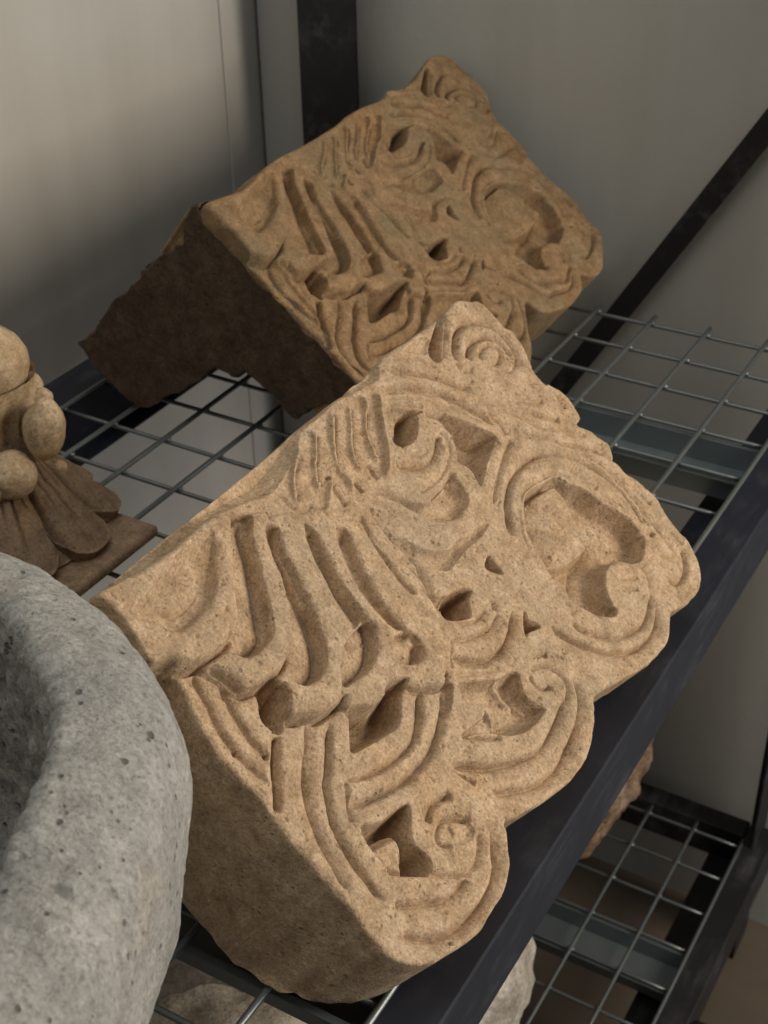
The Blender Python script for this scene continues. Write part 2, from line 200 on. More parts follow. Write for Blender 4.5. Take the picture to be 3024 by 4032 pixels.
('grv',[109.2,-101.8,115.8,-100.9,124,-99.2],(1.4, 2, 2)),
('grv',[170,-62.6,175.5,-53.1,178.9,-42.2,178.5,-32.8,178.1,-23.5,176.9,-13.7,175,-5.4,173.9,4.3,172,12.6,168.6,19.8],(1.5, 2, 2)),
('grv',[118.5,-17,107.9,-17.8,100.2,-15.1,93.9,-9.8,89.7,-4,88,2.1],(2.0, 2, 3)),
('grv',[108.2,-7.7,119.5,-7.1,129.1,-3.7,135.8,3.1,137.8,10.9,134.6,17,127.2,20.9],(1.6, 1.6, 3)),
('grv',[69.4,-13.9,73.3,-6.3,79.2,2.1,83.2,6.5],(1.2, 1.5, 1.5)),
('grv',[-1.1,-50.6,5.5,-46.5,13.2,-43.7,20.3,-43.7],(1.8, 2.2, 1)),
('grv',[-27,-35.5,-18.2,-29.2,-8.7,-23.3,0.9,-20.2],(1.3, 2, 2)),
('grv',[70.9,-143.3,61.5,-131.7,66,-124.9,75.2,-123.1],(1.2, 2, 2)),
('grv',[93.9,-127.6,92.3,-118.8,84.3,-112.6,70.8,-108.4,58.7,-108.4,45.6,-110.7],(1.4, 3, 2)),
('grv',[8.9,-131.8,15.7,-124.3,20.9,-117.1,26.1,-109,31.5,-100.8],(1.1, 2, 2)),
('grv',[4.2,-122.6,-0.8,-112.7,-5.8,-102.1,-9.2,-92,-11,-83,-11.3,-75.2],(2.4, 3.2, 1.2)),
('grv',[-133.7,-162,-132.3,-154,-128.5,-148,-121.9,-145.7,-113.7,-146.1,-105.3,-149.2,-99,-153.9],(1.3, 3, 2)),
('grv',[164.5,-138.7,168.7,-143.3,176.8,-144,182.1,-140.2,181.6,-135.2,174.3,-132.4,166.9,-133.9],(2.4, 1.4, 1.6)),
('grv',[168.9,-54.7,172.9,-43.4,174.8,-33.5,174.4,-23.3,171.8,-13.7,169.2,-5],(2.6, 1.8, 1.8)),
('grv',[101.3,-65.9,106.4,-69.1,115.6,-69.6,128.8,-67.3,141,-63.2,147.5,-55.6],(1.6, 1.5, 1.5)),
('grv',[96.1,-66.1,88.7,-59.7,82,-53,78.5,-45.8],(1.4, 1.5, 1.5)),
('grv',[-152.6,-134.7,-147.5,-131.4,-143.6,-127.6,-137.9,-124,-130.3,-121.9,-121.8,-121.1,-113.2,-123.2],(4.2, 1.1, 1.1)),
('grv',[-133.5,-120.2,-131.1,-112.3,-129.1,-102.6,-123.2,-99.4,-116.5,-98.1,-108.9,-96.7,-101.1,-97.5,-95.9,-99.5],(4.2, 1.1, 1.1)),
('grv',[-110.5,-93.1,-114.8,-89.3,-118.8,-84.7,-119.9,-79.9,-117,-76,-113.8,-74.5],(4.2, 1.1, 1.1)),
('grv',[-119.2,-78.9,-113.2,-74.2,-109.5,-70.2,-103.3,-68.4,-94.2,-67,-89.7,-69.2],(4.2, 1.1, 1.1)),
('grv',[-93.1,-63.3,-89.6,-58.3,-84.4,-54.7,-77.6,-53.7,-70.8,-53.7,-64.7,-55.8,-58.5,-53.1],(4.2, 1.1, 1.1)),
('grv',[-59.2,-51.9,-53.4,-44.4,-47.5,-41.1,-41.2,-36.7,-35.5,-35.3,-28.8,-39.2],(3.8, 1.1, 1.1)),
]
OUT_B=[-128.8,-171.7,-94.6,-175.5,-60.6,-177.7,-28.1,-177.7,6.3,-177.8,43,-181.2,68.2,-180.7,96.9,-179.2,105.7,-182.7,121.1,-179.4,146.4,-179.9,173.6,-186.9,190.1,-191.2,206.5,-188.4,213.6,-178.4,217.5,-159.4,215.6,-139.9,207.5,-125.4,199.4,-111.2,200.1,-96.5,197.9,-77,192.9,-64.8,193.7,-44.4,197.3,-22.4,192.8,1.5,190.5,17.8,172.9,32.1,151.7,41.3,134.1,38,126,32.7,112.1,40.8,88.1,44.8,66.6,40.6,47.6,32.5,42.2,19,25.8,32.8,-3.1,53,-36.8,64,-69,62.9,-95.8,59.4,-125,60,-150,52,-163.5,36,-164,10,-165.2,-18.9,-164,-30.4,-162.8,-54.7,-164.6,-65.2,-163.4,-76.7,-165.2,-91.3,-164,-104,-162.8,-106.9,-164.6,-128.3,-163.4,-144.3,-165.2,-159,-164,-172.1,-162.8,-178.1]
WARP_S=[74.7,-140.1,60,-142.8,124.4,-102.2,85.8,-89.9,101.6,-131.8,49.7,-55.4,51.8,-60.9,9,-56.6,-3,-54.7,29.5,-19.3,41,-27.8,42.1,-16.5,92.4,-71,73.4,-58.1,119.3,6,129.8,-3.2,145.9,3.9,148.9,-74.2,141.1,-33.4,129.1,38.3,34.1,29.1,172.3,41.5,-9.2,-32.1,-19.8,-42.2,82.9,21.7,66.9,20.7,-105,-49.4,-59.7,-55.3,-43,-30.7,-56.9,-37.7,-94.1,-132.4,-108.5,-123.2,-62.5,-161.3,-124.9,-77.2,-112.2,-97.9,-97.8,-109.1,-108.6,-96.2,-75.4,-87.9,-95.8,-84.1,-98.8,-68.3,-48.8,-72.3,-79.5,-54.6,-80.4,-72,195.8,-172.1,135.6,-155.1,165.5,-152,182,-123.6,98.3,-169.6,83.3,-162.9,-157.1,-73.2,-147.9,-118.3,1.3,-148.6,49.9,-132.8,40.9,-128.4,16.5,-132.8,48.8,-173.8,27,-173.1,61.3,-87,22.1,-71.7,190.7,-73.6,-149.7,-174.6,-135.9,-54.2,-118,-42.7,-83.2,39.1,-141.5,29.6,-90.6,12.1,20.1,37.6,-144.4,8.4,-164,5.3]
WARP_D=[74.7,-146.5,50.4,-144.9,125.1,-107.9,91.3,-97.1,110.1,-140.5,51.2,-70.6,58.2,-79,6.2,-54.6,-6.2,-49.6,30.4,-22.3,38.4,-27.5,40.9,-14.8,92.3,-72,71.9,-53.1,118.4,7.2,130.6,-2.6,139.8,-3.1,144.7,-81.6,159.5,-39.4,125.2,33.5,43.2,18.6,178.7,29.3,-8.9,-29.2,-32.6,-42.9,85.5,18.2,70.8,27.1,-113.2,-42.9,-58.1,-50.8,-55.5,-26.9,-65.6,-34.4,-102.1,-134.7,-119.3,-124.2,-67.7,-167.6,-133.2,-74.9,-124.9,-94.1,-106.6,-95.3,-120.7,-93.1,-84,-84.1,-104.1,-82.1,-98.9,-66.4,-61.4,-67.5,-83.8,-53.4,-82.7,-69.7,200.9,-188.9,146.1,-161.6,171.3,-158.3,197.4,-124.4,96.5,-173.3,82.6,-165.7,-158.7,-55.3,-163.5,-107.7,-18.3,-142.4,33,-140.7,20.1,-134.8,0.1,-138.9,38.8,-176,14.6,-173.2,61.8,-94.8,26.4,-74.1,199.3,-111.1,-159.5,-170.6,-150.6,-46.9,-129.3,-33.1,-79.2,47.1,-137.5,37.6,-86.6,20.1,24.1,45.6,-140.4,16.4,-160,13.3]
BLK_B=[(-0.5642,0.1798),(-0.5731,0.1730),(-0.5784,0.1624),(-0.5822,0.1475),(-0.6004,0.1366),(-0.6136,0.1266),(-0.6252,0.1139),(-0.6385,0.0987),(-0.6539,0.0866),(-0.6656,0.0711),(-0.6762,0.0565),(-0.6905,0.0491),(-0.6842,0.0371),(-0.6748,0.0290),(-0.6588,0.0174),(-0.6427,0.0068),(-0.6283,0.0096),(-0.6119,0.0212),(-0.5719,0.0498),(-0.5646,0.0576),(-0.5477,0.0559),(-0.5375,0.0634),(-0.5346,0.0612),(-0.5157,0.0504),(-0.5090,0.0434),(-0.4953,0.0353),(-0.4714,0.0539),(-0.4174,0.0539),(-0.4410,0.0724),(-0.4647,0.0909),(-0.4883,0.1093),(-0.5120,0.1278),(-0.5356,0.1463),(-0.5514,0.1586),(-0.5640,0.1684)]
WING_B=[(-0.5875,0.1440),(-0.6059,0.1330),(-0.6192,0.1229),(-0.6308,0.1101),(-0.6443,0.0948),(-0.6598,0.0825),(-0.6716,0.0669),(-0.6823,0.0522),(-0.6943,0.0453),(-0.6890,0.0341),(-0.6807,0.0256),(-0.6647,0.0138),(-0.6484,0.0031),(-0.6339,0.0059),(-0.6173,0.0177),(-0.5792,0.0459),(-0.5758,0.0676),(-0.5749,0.1061)]
BR0=(-0.4044,1.1000,-0.0230); BR1=(-0.2950,1.1000,0.1608)
HOLE=(-0.4235,1.1210,0.0273)
FRUITS=[((-0.6007,0.5400,0.1326),(0.0255, 0.0255, 0.027),0.07),((-0.5598,0.5400,0.0988),(0.0125, 0.013, 0.0225),0.1),((-0.5738,0.5200,0.0732),(0.0155, 0.015, 0.015),0.1),((-0.5858,0.5600,0.1129),(0.0075, 0.0075, 0.0075),0.15),((-0.6063,0.5450,0.0926),(0.02, 0.016, 0.03),0.18),((-0.5903,0.5500,0.0998),(0.013, 0.013, 0.02),0.2),((-0.5924,0.5500,0.0698),(0.014, 0.014, 0.014),0.2),((-0.5864,0.5100,0.0727),(0.017, 0.017, 0.017),0.1),((-0.5769,0.5550,0.1064),(0.008, 0.008, 0.009),0.15),((-0.5779,0.5600,0.0535),(0.007, 0.007, 0.008),0.15)]

# ------------------------------------------------------------------ helpers
C = scene.collection
rng = np.random.RandomState(7)


def tag(o, label=None, cat=None, group=None, kind=None):
    if label: o['label'] = label
    if cat: o['category'] = cat
    if group: o['group'] = group
    if kind: o['kind'] = kind
    return o


def link(name, mesh, mat=None, parent=None):
    o = bpy.data.objects.new(name, mesh)
    C.objects.link(o)
    if mat and not mesh.materials: mesh.materials.append(mat)
    if parent: o.parent = parent
    return o


def empty(name, loc=(0, 0, 0)):
    o = bpy.data.objects.new(name, None)
    o.empty_display_size = 0.02
    C.objects.link(o)
    o.location = loc
    return o


def mesh_np(name, V, F, smooth=True):
    """V (n,3), F (m,4) quads (last index may repeat -1 for triangles)"""
    me = bpy.data.meshes.new(name)
    V = np.asarray(V, np.float32)
    me.vertices.add(len(V))
    me.vertices.foreach_set('co', V.ravel())
    F = [np.asarray(f, np.int32) for f in F] if isinstance(F, list) else [np.asarray(F, np.int32)]
    tot = np.concatenate([np.full(len(f), f.shape[1], np.int32) for f in F])
    idx = np.concatenate([f.ravel() for f in F])
    me.loops.add(len(idx))
    me.loops.foreach_set('vertex_index', idx)
    me.polygons.add(len(tot))
    st = np.concatenate([[0], np.cumsum(tot)[:-1]]).astype(np.int32)
    me.polygons.foreach_set('loop_start', st)
    me.polygons.foreach_set('loop_total', tot)
    me.polygons.foreach_set('use_smooth', np.full(len(tot), smooth))
    me.update(calc_edges=True)
    me.validate()
    return me


def vnoise2(U, V, cell, seed):
    r = np.random.RandomState(seed)
    T = r.rand(128, 128)
    x = U / cell; y = V / cell
    xi = np.floor(x).astype(int); yi = np.floor(y).astype(int)
    fx = x - xi; fy = y - yi
    fx = fx * fx * (3 - 2 * fx); fy = fy * fy * (3 - 2 * fy)
    g = lambda a, b: T[a % 128, b % 128]
    return ((g(xi, yi) * (1 - fx) + g(xi + 1, yi) * fx) * (1 - fy) + (g(xi, yi + 1) * (1 - fx) + g(xi + 1, yi + 1) * fx) * fy) * 2 - 1


def vnoise3(P, cell, seed):
    r = np.random.RandomState(seed)
    T = r.rand(32, 32, 32)
    q = P / cell
    i = np.floor(q).astype(int); f = q - i
    f = f * f * (3 - 2 * f)
    out = 0
    for a in (0, 1):
        for b in (0, 1):
            for c in (0, 1):
                w = (f[:, 0] if a else 1 - f[:, 0]) * (f[:, 1] if b else 1 - f[:, 1]) * (f[:, 2] if c else 1 - f[:, 2])
                out = out + w * T[(i[:, 0] + a) % 32, (i[:, 1] + b) % 32, (i[:, 2] + c) % 32]
    return out * 2 - 1


def curve(pts, closed, step=1.2):
    """Catmull-Rom resampling (mm)"""
    P = np.array(pts, float).reshape(-1, 2)
    n = len(P)
    out = []
    rngi = range(n) if closed else range(n - 1)
    for i in rngi:
        p1 = P[i]; p2 = P[(i + 1) % n]
        p0 = P[(i - 1) % n] if closed else P[max(i - 1, 0)]
        p3 = P[(i + 2) % n] if closed else P[min(i + 2, n - 1)]
        L = np.linalg.norm(p2 - p1)
        k = max(1, min(8, int(L / step)))
        for j in range(k):
            t = j / k
            out.append(0.5 * ((2 * p1) + (-p0 + p2) * t + (2 * p0 - 5 * p1 + 4 * p2 - p3) * t * t + (-p0 + 3 * p1 - 3 * p2 + p3) * t ** 3))
    if not closed: out.append(P[-1])
    return np.array(out)


def segdist(X, Y, P, closed):
    """distance to polyline, signed side, normalised arc position, inside flag"""
    best = np.full(X.shape, 1e18, np.float64); side = np.zeros(X.shape); tpos = np.zeros(X.shape)
    inside = np.zeros(X.shape, bool)
    n = len(P); m = n if closed else n - 1
    for i in range(m):
        a = P[i]; b = P[(i + 1) % n]
        d = b - a
        L2 = d @ d
        if L2 < 1e-9: continue
        px = X - a[0]; py = Y - a[1]
        t = np.clip((px * d[0] + py * d[1]) / L2, 0, 1)
        qx = px - t * d[0]; qy = py - t * d[1]
        q = qx * qx + qy * qy
        up = q < best
        best = np.where(up, q, best)
        if closed:
            c = ((a[1] > Y) != (b[1] > Y))
            if abs(d[1]) > 1e-12:
                xi = a[0] + (Y - a[1]) * d[0] / d[1]
                inside ^= (c & (X < xi))
        else:
            cr = d[0] * py - d[1] * px
            side = np.where(up, np.sign(cr), side)
            tpos = np.where(up, (i + t) / m, tpos)
    return np.sqrt(best), side, tpos, inside


def sstep(x):
    x = np.clip(x, 0, 1)
    return x * x * (3 - 2 * x)


def relief(U, V, warp=None, fine=1.0):
    """carving heights (mm) of the shell and scroll design over the face plane"""
    H = np.zeros(U.shape); G = np.zeros(U.shape); R = np.zeros(U.shape); D = np.zeros(U.shape); LIP = np.zeros(U.shape)
    boss = []
    wig_u = vnoise2(U, V, 9, 3) * 0.22 + vnoise2(U, V, 3.2, 4) * 0.12
    wig_v = vnoise2(U, V, 9, 5) * 0.22 + vnoise2(U, V, 3.2, 6) * 0.12
    gm = 0.92 + 0.16 * vnoise2(U, V, 14, 8)

    ap = np.array([APEX]) if warp is None else warp(np.array([APEX]))
    fade = sstep((np.hypot(U - ap[0, 0], V - ap[0, 1]) - 10) / 62)

    def region(c, pad):
        lo = c.min(0) - pad; hi = c.max(0) + pad
        return (U >= lo[0]) & (U <= hi[0]) & (V >= lo[1]) & (V <= hi[1])

    for kind, pts, a in FEATS:
        P = np.array(pts, float).reshape(-1, 2)
        if warp is not None: P = warp(P)
        closed = kind in ('lvl', 'hol', 'boss')
        c = curve(P, closed)
        pad = 3 if closed else max(a[1:3]) * 6 if len(a) > 2 else a[1] * 3
        m = region(c, pad)
        if not m.any(): continue
        x = U[m] + wig_u[m]; y = V[m] + wig_v[m]
        d, s, t, ins = segdist(x, y, c, closed)
        if closed:
            sd = np.where(ins, d, -d)
        if kind == 'lvl':
            H[m] = np.maximum(H[m], a[0] * fade[m] * (sd > 0) * (1 - .80 * np.exp(-np.clip(sd, 0, 99) / (1.1 * a[1])) * 1.0))
        elif kind == 'hol':
            e = a[1]
            f = np.clip((sd + .4) / e, 0, 1)
            f = 1 - (1 - f) ** 2.0
            D[m] = np.maximum(D[m], a[0] * f * (0.92 + 0.08 * gm[m]))
            LIP[m] = np.maximum(LIP[m], min(a[0] * .14, .8) * np.exp(-np.abs(sd) / .9))
        elif kind == 'boss':
            boss.append((m, sd, a))
        elif kind == 'rdg':
            tap = sstep(t / .12) * sstep((1 - t) / .12)
            R[m] = np.maximum(R[m], a[0] * np.exp(-(d / a[1]) ** 2) * tap)
        elif kind == 'grv':
            tap = sstep(t / .10 + .15) * sstep((1 - t) / .10 + .15)
            # the traced lines wander: one flank steep, the other a long slope
            wl, wr = a[1], a[2]
            w = np.maximum(np.where(s > 0, wl, wr), 1.0) * .80
            g = np.exp(-np.hypot(d, .18) / w)
            G[m] = np.maximum(G[m], a[0] * g * tap * np.clip(gm[m] * 1.05, .65, 1.3))
    Hh = H + R * 1.4 - G * 1.9 - D * 1.4 - LIP
    for m, sd, a in boss:
        uc, vc = U[m][sd > 0].mean(), V[m][sd > 0].mean()
        top = np.where(sd > 0, a[0] + a[2] * (U[m] - uc) + a[3] * (V[m] - vc) - 5.5 * (1 - sstep(sd / a[1])) - 2.2 * vnoise2(U[m], V[m], 11, 31) - 1.5, -99)
        cur = Hh[m]
        Hh[m] = np.maximum(cur, np.where(sd > 0, np.minimum(top, 99), -99) - 0.6 * G[m])
    return Hh


def carved_stone(name, outline, origin, theta, cell, warp=None, strip=None, depth=78.0, seed=1, rough=1.0, shear=0.0, bow=None):
    """A slab whose upper face carries the carving: dense face, rounded arris, worked sides."""
    ol = curve(outline, True, 1.5)
    # roughen the outline a touch
    k = np.arange(len(ol))
    ol = ol + np.stack([vnoise2(k * 1.0, k * 0., 3.1, seed), vnoise2(k * 1.0, k * 0., 3.3, seed + 1)], 1) * 0.35
    lo = ol.min(0) - 2; hi = ol.max(0) + 2
    us = np.arange(lo[0], hi[0], cell); vs = np.arange(lo[1], hi[1], cell)
    U, V = np.meshgrid(us, vs, indexing='ij')
    # signed distance to outline (coarse grid then bilinear would blur the arris: do it exactly, in a band)
    d = np.full(U.shape, 1e9); ins = np.zeros(U.shape, bool)
    n = len(ol)
    for i in range(n):
        a = ol[i]; b = ol[(i + 1) % n]
        if abs(b[1] - a[1]) > 1e-12:
            xi = a[0] + (V - a[1]) * (b[0] - a[0]) / (b[1] - a[1])
            ins ^= (((a[1] > V) != (b[1] > V)) & (U < xi))
    gx = np.zeros(U.shape); gy = np.zeros(U.shape)
    R = 9.0
    for i in range(n):
        a = ol[i]; b = ol[(i + 1) % n]
        i0 = max(0, int((min(a[0], b[0]) - R - lo[0]) / cell)); i1 = int((max(a[0], b[0]) + R - lo[0]) / cell) + 2
        j0 = max(0, int((min(a[1], b[1]) - R - lo[1]) / cell)); j1 = int((max(a[1], b[1]) + R - lo[1]) / cell) + 2
        u = U[i0:i1, j0:j1]; v = V[i0:i1, j0:j1]
        e = b - a; L2 = e @ e
        if L2 < 1e-9: continue
        t = np.clip(((u - a[0]) * e[0] + (v - a[1]) * e[1]) / L2, 0, 1)
        qx = a[0] + t * e[0]; qy = a[1] + t * e[1]
        q = np.hypot(u - qx, v - qy)
        up = q < d[i0:i1, j0:j1]
        d[i0:i1, j0:j1] = np.where(up, q, d[i0:i1, j0:j1])
        gx[i0:i1, j0:j1] = np.where(up, qx, gx[i0:i1, j0:j1])
        gy[i0:i1, j0:j1] = np.where(up, qy, gy[i0:i1, j0:j1])
    sd = np.where(ins, d, -d)
    core = sd > cell * 0.35
    nb = core.copy()
    for ax in (0, 1):
        for sft in (1, -1):
            nb |= np.roll(core, sft, ax)
    nb2 = nb.copy()
    for ax in (0, 1):
        for sft in (1, -1):
            nb2 |= np.roll(nb, sft, ax)
    snap = nb2 & ~core & (d < 8)
    U2 = np.where(snap, gx, U); V2 = np.where(snap, gy, V)
    ok = core | snap
    # faces
    q = core[:-1, :-1].astype(int) + core[1:, :-1] + core[1:, 1:] + core[:-1, 1:]
    allok = ok[:-1, :-1] & ok[1:, :-1] & ok[1:, 1:] & ok[:-1, 1:]
    fm = allok & (q >= 1)
    used = np.zeros(U.shape, bool)
    used[:-1, :-1] |= fm; used[1:, :-1] |= fm; used[1:, 1:] |= fm; used[:-1, 1:] |= fm
    ids = np.full(U.shape, -1, int); ids[used] = np.arange(used.sum())
    u = U2[used]; v = V2[used]; sdu = np.where(snap[used], 0.0, sd[used]); sdu = np.minimum(sdu, 50)
    h = relief(u, v, warp)
    if strip is not None:
        sp = curve(strip, True, 2.0)
        m = (v < sp[:, 1].max() + 2)
        dd, _, _, inn = segdist(u[m], v[m], sp, True)
        slope = np.zeros(u.shape); slope[m] = np.where(inn, dd, 0)
        h = h - np.where(slope > 0, sstep(slope / 3) * .8 + slope * .85, 0)
    # worn surface: broad dressing, pecking, pores
    h = h + rough * (vnoise2(u, v, 22, seed + 2) * .55 + vnoise2(u, v, 8, seed + 3) * .34 + vnoise2(u, v, 3.4, seed + 4) * .20 + vnoise2(u, v, 1.5, seed + 5) * .13 + vnoise2(u, v, .8, seed + 9) * .07)
    pk = vnoise2(u, v, 2.3, seed + 6) * vnoise2(u + 40, v, 5.5, seed + 7)
    h = h - rough * 2.6 * np.clip(pk - .38, 0, 1)
    pk = vnoise2(u, v, 1.2, seed + 16) * vnoise2(u + 40, v, 9, seed + 17)
    h = h - rough * 2.8 * np.clip(pk - .38, 0, 1)
    if bow: h = h + bow(u, v)
    r = 2.6 + 1.2 * vnoise2(u, v, 17, seed + 8)
    s_ = np.clip(sdu / r, 0, 1)
    h = h - r * (1 - np.sqrt(1 - (1 - s_) ** 2)) * 1.0
    nrm = np.array([math.sin(theta), 0, math.cos(theta)])
    eu = np.array([0, 1.0, 0]); ev = np.array([math.cos(theta), 0, -math.sin(theta)])
    O = np.array(origin)
    P = O + (u[:, None] * eu + v[:, None] * ev + h[:, None] * nrm) / 1000
    Q = np.stack([ids[:-1, :-1][fm], ids[1:, :-1][fm], ids[1:, 1:][fm], ids[:-1, 1:][fm]], 1)
    # (u,v,n) is left handed, so reverse
    Q = Q[:, ::-1]
    # boundary loop
    E = np.concatenate([Q[:, [0, 1]], Q[:, [1, 2]], Q[:, [2, 3]], Q[:, [3, 0]]])
    key = E[:, 0].astype(np.int64) * len(P) + E[:, 1]; rkey = E[:, 1].astype(np.int64) * len(P) + E[:, 0]
    bE = E[~np.isin(key, rkey)]
    # skirt: several rings down the sides
    bv = np.unique(bE)
    mp = -np.ones(len(P), int); mp[bv] = np.arange(len(bv))
    ub, vb, hb = u[bv], v[bv], h[bv]
    rings = [P]; quads = [Q]; prev = bv; base = len(P)
    cx, cy = ub.mean(), vb.mean()
    levels = np.concatenate([[1.5, 3.5], np.linspace(7, depth, 16)])
    for L in levels:
        nz = rough * (vnoise2(ub * 1.0 + vb * .6, np.full(ub.shape, L), 6, seed + 11) * .5 + vnoise2(ub - vb * .7, np.full(ub.shape, L), 2.5, seed + 12) * .25)
        nz = nz * .45
        uu = ub + nz - shear * L; vv = vb + nz * .5
        pp = O + (uu[:, None] * eu + vv[:, None] * ev + (hb - L)[:, None] * nrm) / 1000
        pp[:, 2] = np.maximum(pp[:, 2], 0.0045)
        rings.append(pp)
        cur = base + np.arange(len(bv))
        a = bE[:, 0]; b = bE[:, 1]
        pa = prev[mp[a]]; pb = prev[mp[b]]
        quads.append(np.stack([pb, pa, cur[mp[a]], cur[mp[b]]], 1))
        prev = cur; base += len(bv)
    me = mesh_np(name, np.concatenate(rings), np.concatenate(quads))
    return me


def prism_y(name, prof, y0, y1, jit=0.0012, seed=3, taper=0.0):
    """rough solid with an XZ profile running from y0 to y1; front face triangulated with relief"""
    P = np.array(prof, float)
    # resample edges
    out = []
    for i in range(len(P)):
        a, b = P[i], P[(i + 1) % len(P)]
        k = max(1, int(np.linalg.norm(b - a) / 0.0025))
        for j in range(k): out.append(a + (b - a) * j / k)
    P = np.array(out)
    k = np.arange(len(P)) * 1.0
    P += np.stack([vnoise2(k, k * 0, 2.2, seed), vnoise2(k, k * 0, 2.4, seed + 1)], 1) * jit
    bm = bmesh.new()
    ys = np.linspace(y0, y1, 14)
    rows = []
    for y in ys:
        c = P.mean(0)
        kk = 1 - taper * (y - y0) / (y1 - y0)
        nz = np.stack([vnoise2(k, np.full(k.shape, y * 300), 4, seed + 2), vnoise2(k, np.full(k.shape, y * 300), 4, seed + 3)], 1) * jit * 1.2
        if y == y0: nz *= 0
        rows.append([bm.verts.new((c[0] + (p[0] - c[0]) * kk + w[0], y, max(.0045, c[1] + (p[1] - c[1]) * kk + w[1]))) for p, w in zip(P, nz)])
    n = len(P)
    for a, b in zip(rows, rows[1:]):
        for i in range(n):
            bm.faces.new((a[i], a[(i + 1) % n], b[(i + 1) % n], b[i]))
    f0 = bm.faces.new(rows[0][::-1]); f1 = bm.faces.new(rows[-1])
    bmesh.ops.recalc_face_normals(bm, faces=bm.faces)
    for f in bm.faces: f.smooth = True
    f0.smooth = False
    me = bpy.data.meshes.new(name)
    bm.to_mesh(me); bm.free()
    return me


def join_meshes(name, meshes):
    bm = bmesh.new()
    for m in meshes: bm.from_mesh(m)
    me = bpy.data.meshes.new(name)
    bm.to_mesh(me); bm.free()
    for m in meshes: bpy.data.meshes.remove(m)
    return me


def box_mesh(name, boxes, bev=0.0, seg=2):
    bm = bmesh.new()
    for (x0, x1, y0, y1, z0, z1) in boxes:
        r = bmesh.ops.create_cube(bm, size=1)
        for v in r['verts']:
            v.co = Vector((x0 + (v.co.x + .5) * (x1 - x0), y0 + (v.co.y + .5) * (y1 - y0), z0 + (v.co.z + .5) * (z1 - z0)))
    if bev: bmesh.ops.bevel(bm, geom=bm.edges[:], offset=bev, segments=seg, affect='EDGES', profile=.5)
    me = bpy.data.meshes.new(name)
    bm.to_mesh(me); bm.free()
    for p in me.polygons: p.use_smooth = bev > 0
    return me


def extrude_profile_y(name, pts, y0, y1, bev=0.0):
    """closed XZ outline extruded along y (rolled steel section)"""
    bm = bmesh.new()
    a = [bm.verts.new((x, y0, z)) for x, z in pts]; b = [bm.verts.new((x, y1, z)) for x, z in pts]
    n = len(pts)
    for i in range(n): bm.faces.new((a[i], a[(i + 1) % n], b[(i + 1) % n], b[i]))
    bm.faces.new(a[::-1]); bm.faces.new(b)
    bmesh.ops.recalc_face_normals(bm, faces=bm.faces)
    if bev: bmesh.ops.bevel(bm, geom=bm.edges[:], offset=bev, segments=2, affect='EDGES', profile=.5)
    me = bpy.data.meshes.new(name)
    bm.to_mesh(me); bm.free()
    return me


def rod_mesh(name, L, r, axis, seg=10, bend=0.0, seed=0):
    n = max(2, int(L / 0.03)); V = []; F = []
    rr = np.random.RandomState(seed)
    for i in range(n + 1):
        t = i / n
        off = bend * math.sin(t * 9.0 + seed)
        for k in range(seg):
            a = 2 * math.pi * k / seg
            c, s = math.cos(a) * r, math.sin(a) * r
            p = (t * L, c + off, s) if axis == 'x' else (c + off, t * L, s)
            V.append(p)
    for i in range(n):
        for k in range(seg):
            a, b = i * seg + k, i * seg + (k + 1) % seg
            f = (a, a + seg, b + seg, b)
            F.append(f if axis == 'x' else f[::-1])
    bm = bmesh.new()
    vs = [bm.verts.new(v) for v in V]
    for f in F: bm.faces.new([vs[i] for i in f])
    bm.faces.new(vs[:seg]); bm.faces.new(vs[-seg:])
    bmesh.ops.recalc_face_normals(bm, faces=bm.faces)
    for f in bm.faces: f.smooth = len(f.verts) == 4
    me = bpy.data.meshes.new(name)
    bm.to_mesh(me); bm.free()
    return me


# ------------------------------------------------------------------ materials
def new_mat(name):
    m = bpy.data.materials.new(name); m.use_nodes = True
    nt = m.node_tree
    b = nt.nodes['Principled BSDF']
    return m, nt, b


def N(nt, t, **kw):
    n = nt.nodes.new(t)
    for k, v in kw.items():
        if k in n.inputs.keys() if hasattr(n.inputs, 'keys') else False: n.inputs[k].default_value = v
        else: setattr(n, k, v)
    return n


def noise(nt, vec, scale, detail=4, rough=.55):
    n = nt.nodes.new('ShaderNodeTexNoise')
    n.inputs['Scale'].default_value = scale; n.inputs['Detail'].default_value = detail; n.inputs['Roughness'].default_value = rough
    nt.links.new(vec, n.inputs['Vector'])
    return n.outputs['Fac']


def ramp(nt, fac, stops):
    r = nt.nodes.new('ShaderNodeValToRGB')
    el = r.color_ramp.elements
    el[0].position, el[0].color = stops[0][0], (*stops[0][1], 1)
    el[1].position, el[1].color = stops[-1][0], (*stops[-1][1], 1)
    for p, c in stops[1:-1]:
        e = el.new(p); e.color = (*c, 1)
    nt.links.new(fac, r.inputs[0])
    return r.outputs[0]


def mix(nt, fac, a, b, mode='MIX'):
    m = nt.nodes.new('ShaderNodeMix'); m.data_type = 'RGBA'; m.blend_type = mode
    for sock, v in ((m.inputs[0], fac), (m.inputs[6], a), (m.inputs[7], b)):
        if isinstance(v, (int, float)): sock.default_value = v
        elif isinstance(v, tuple): sock.default_value = (*v, 1)
        else: nt.links.new(v, sock)
    return m.outputs[2]


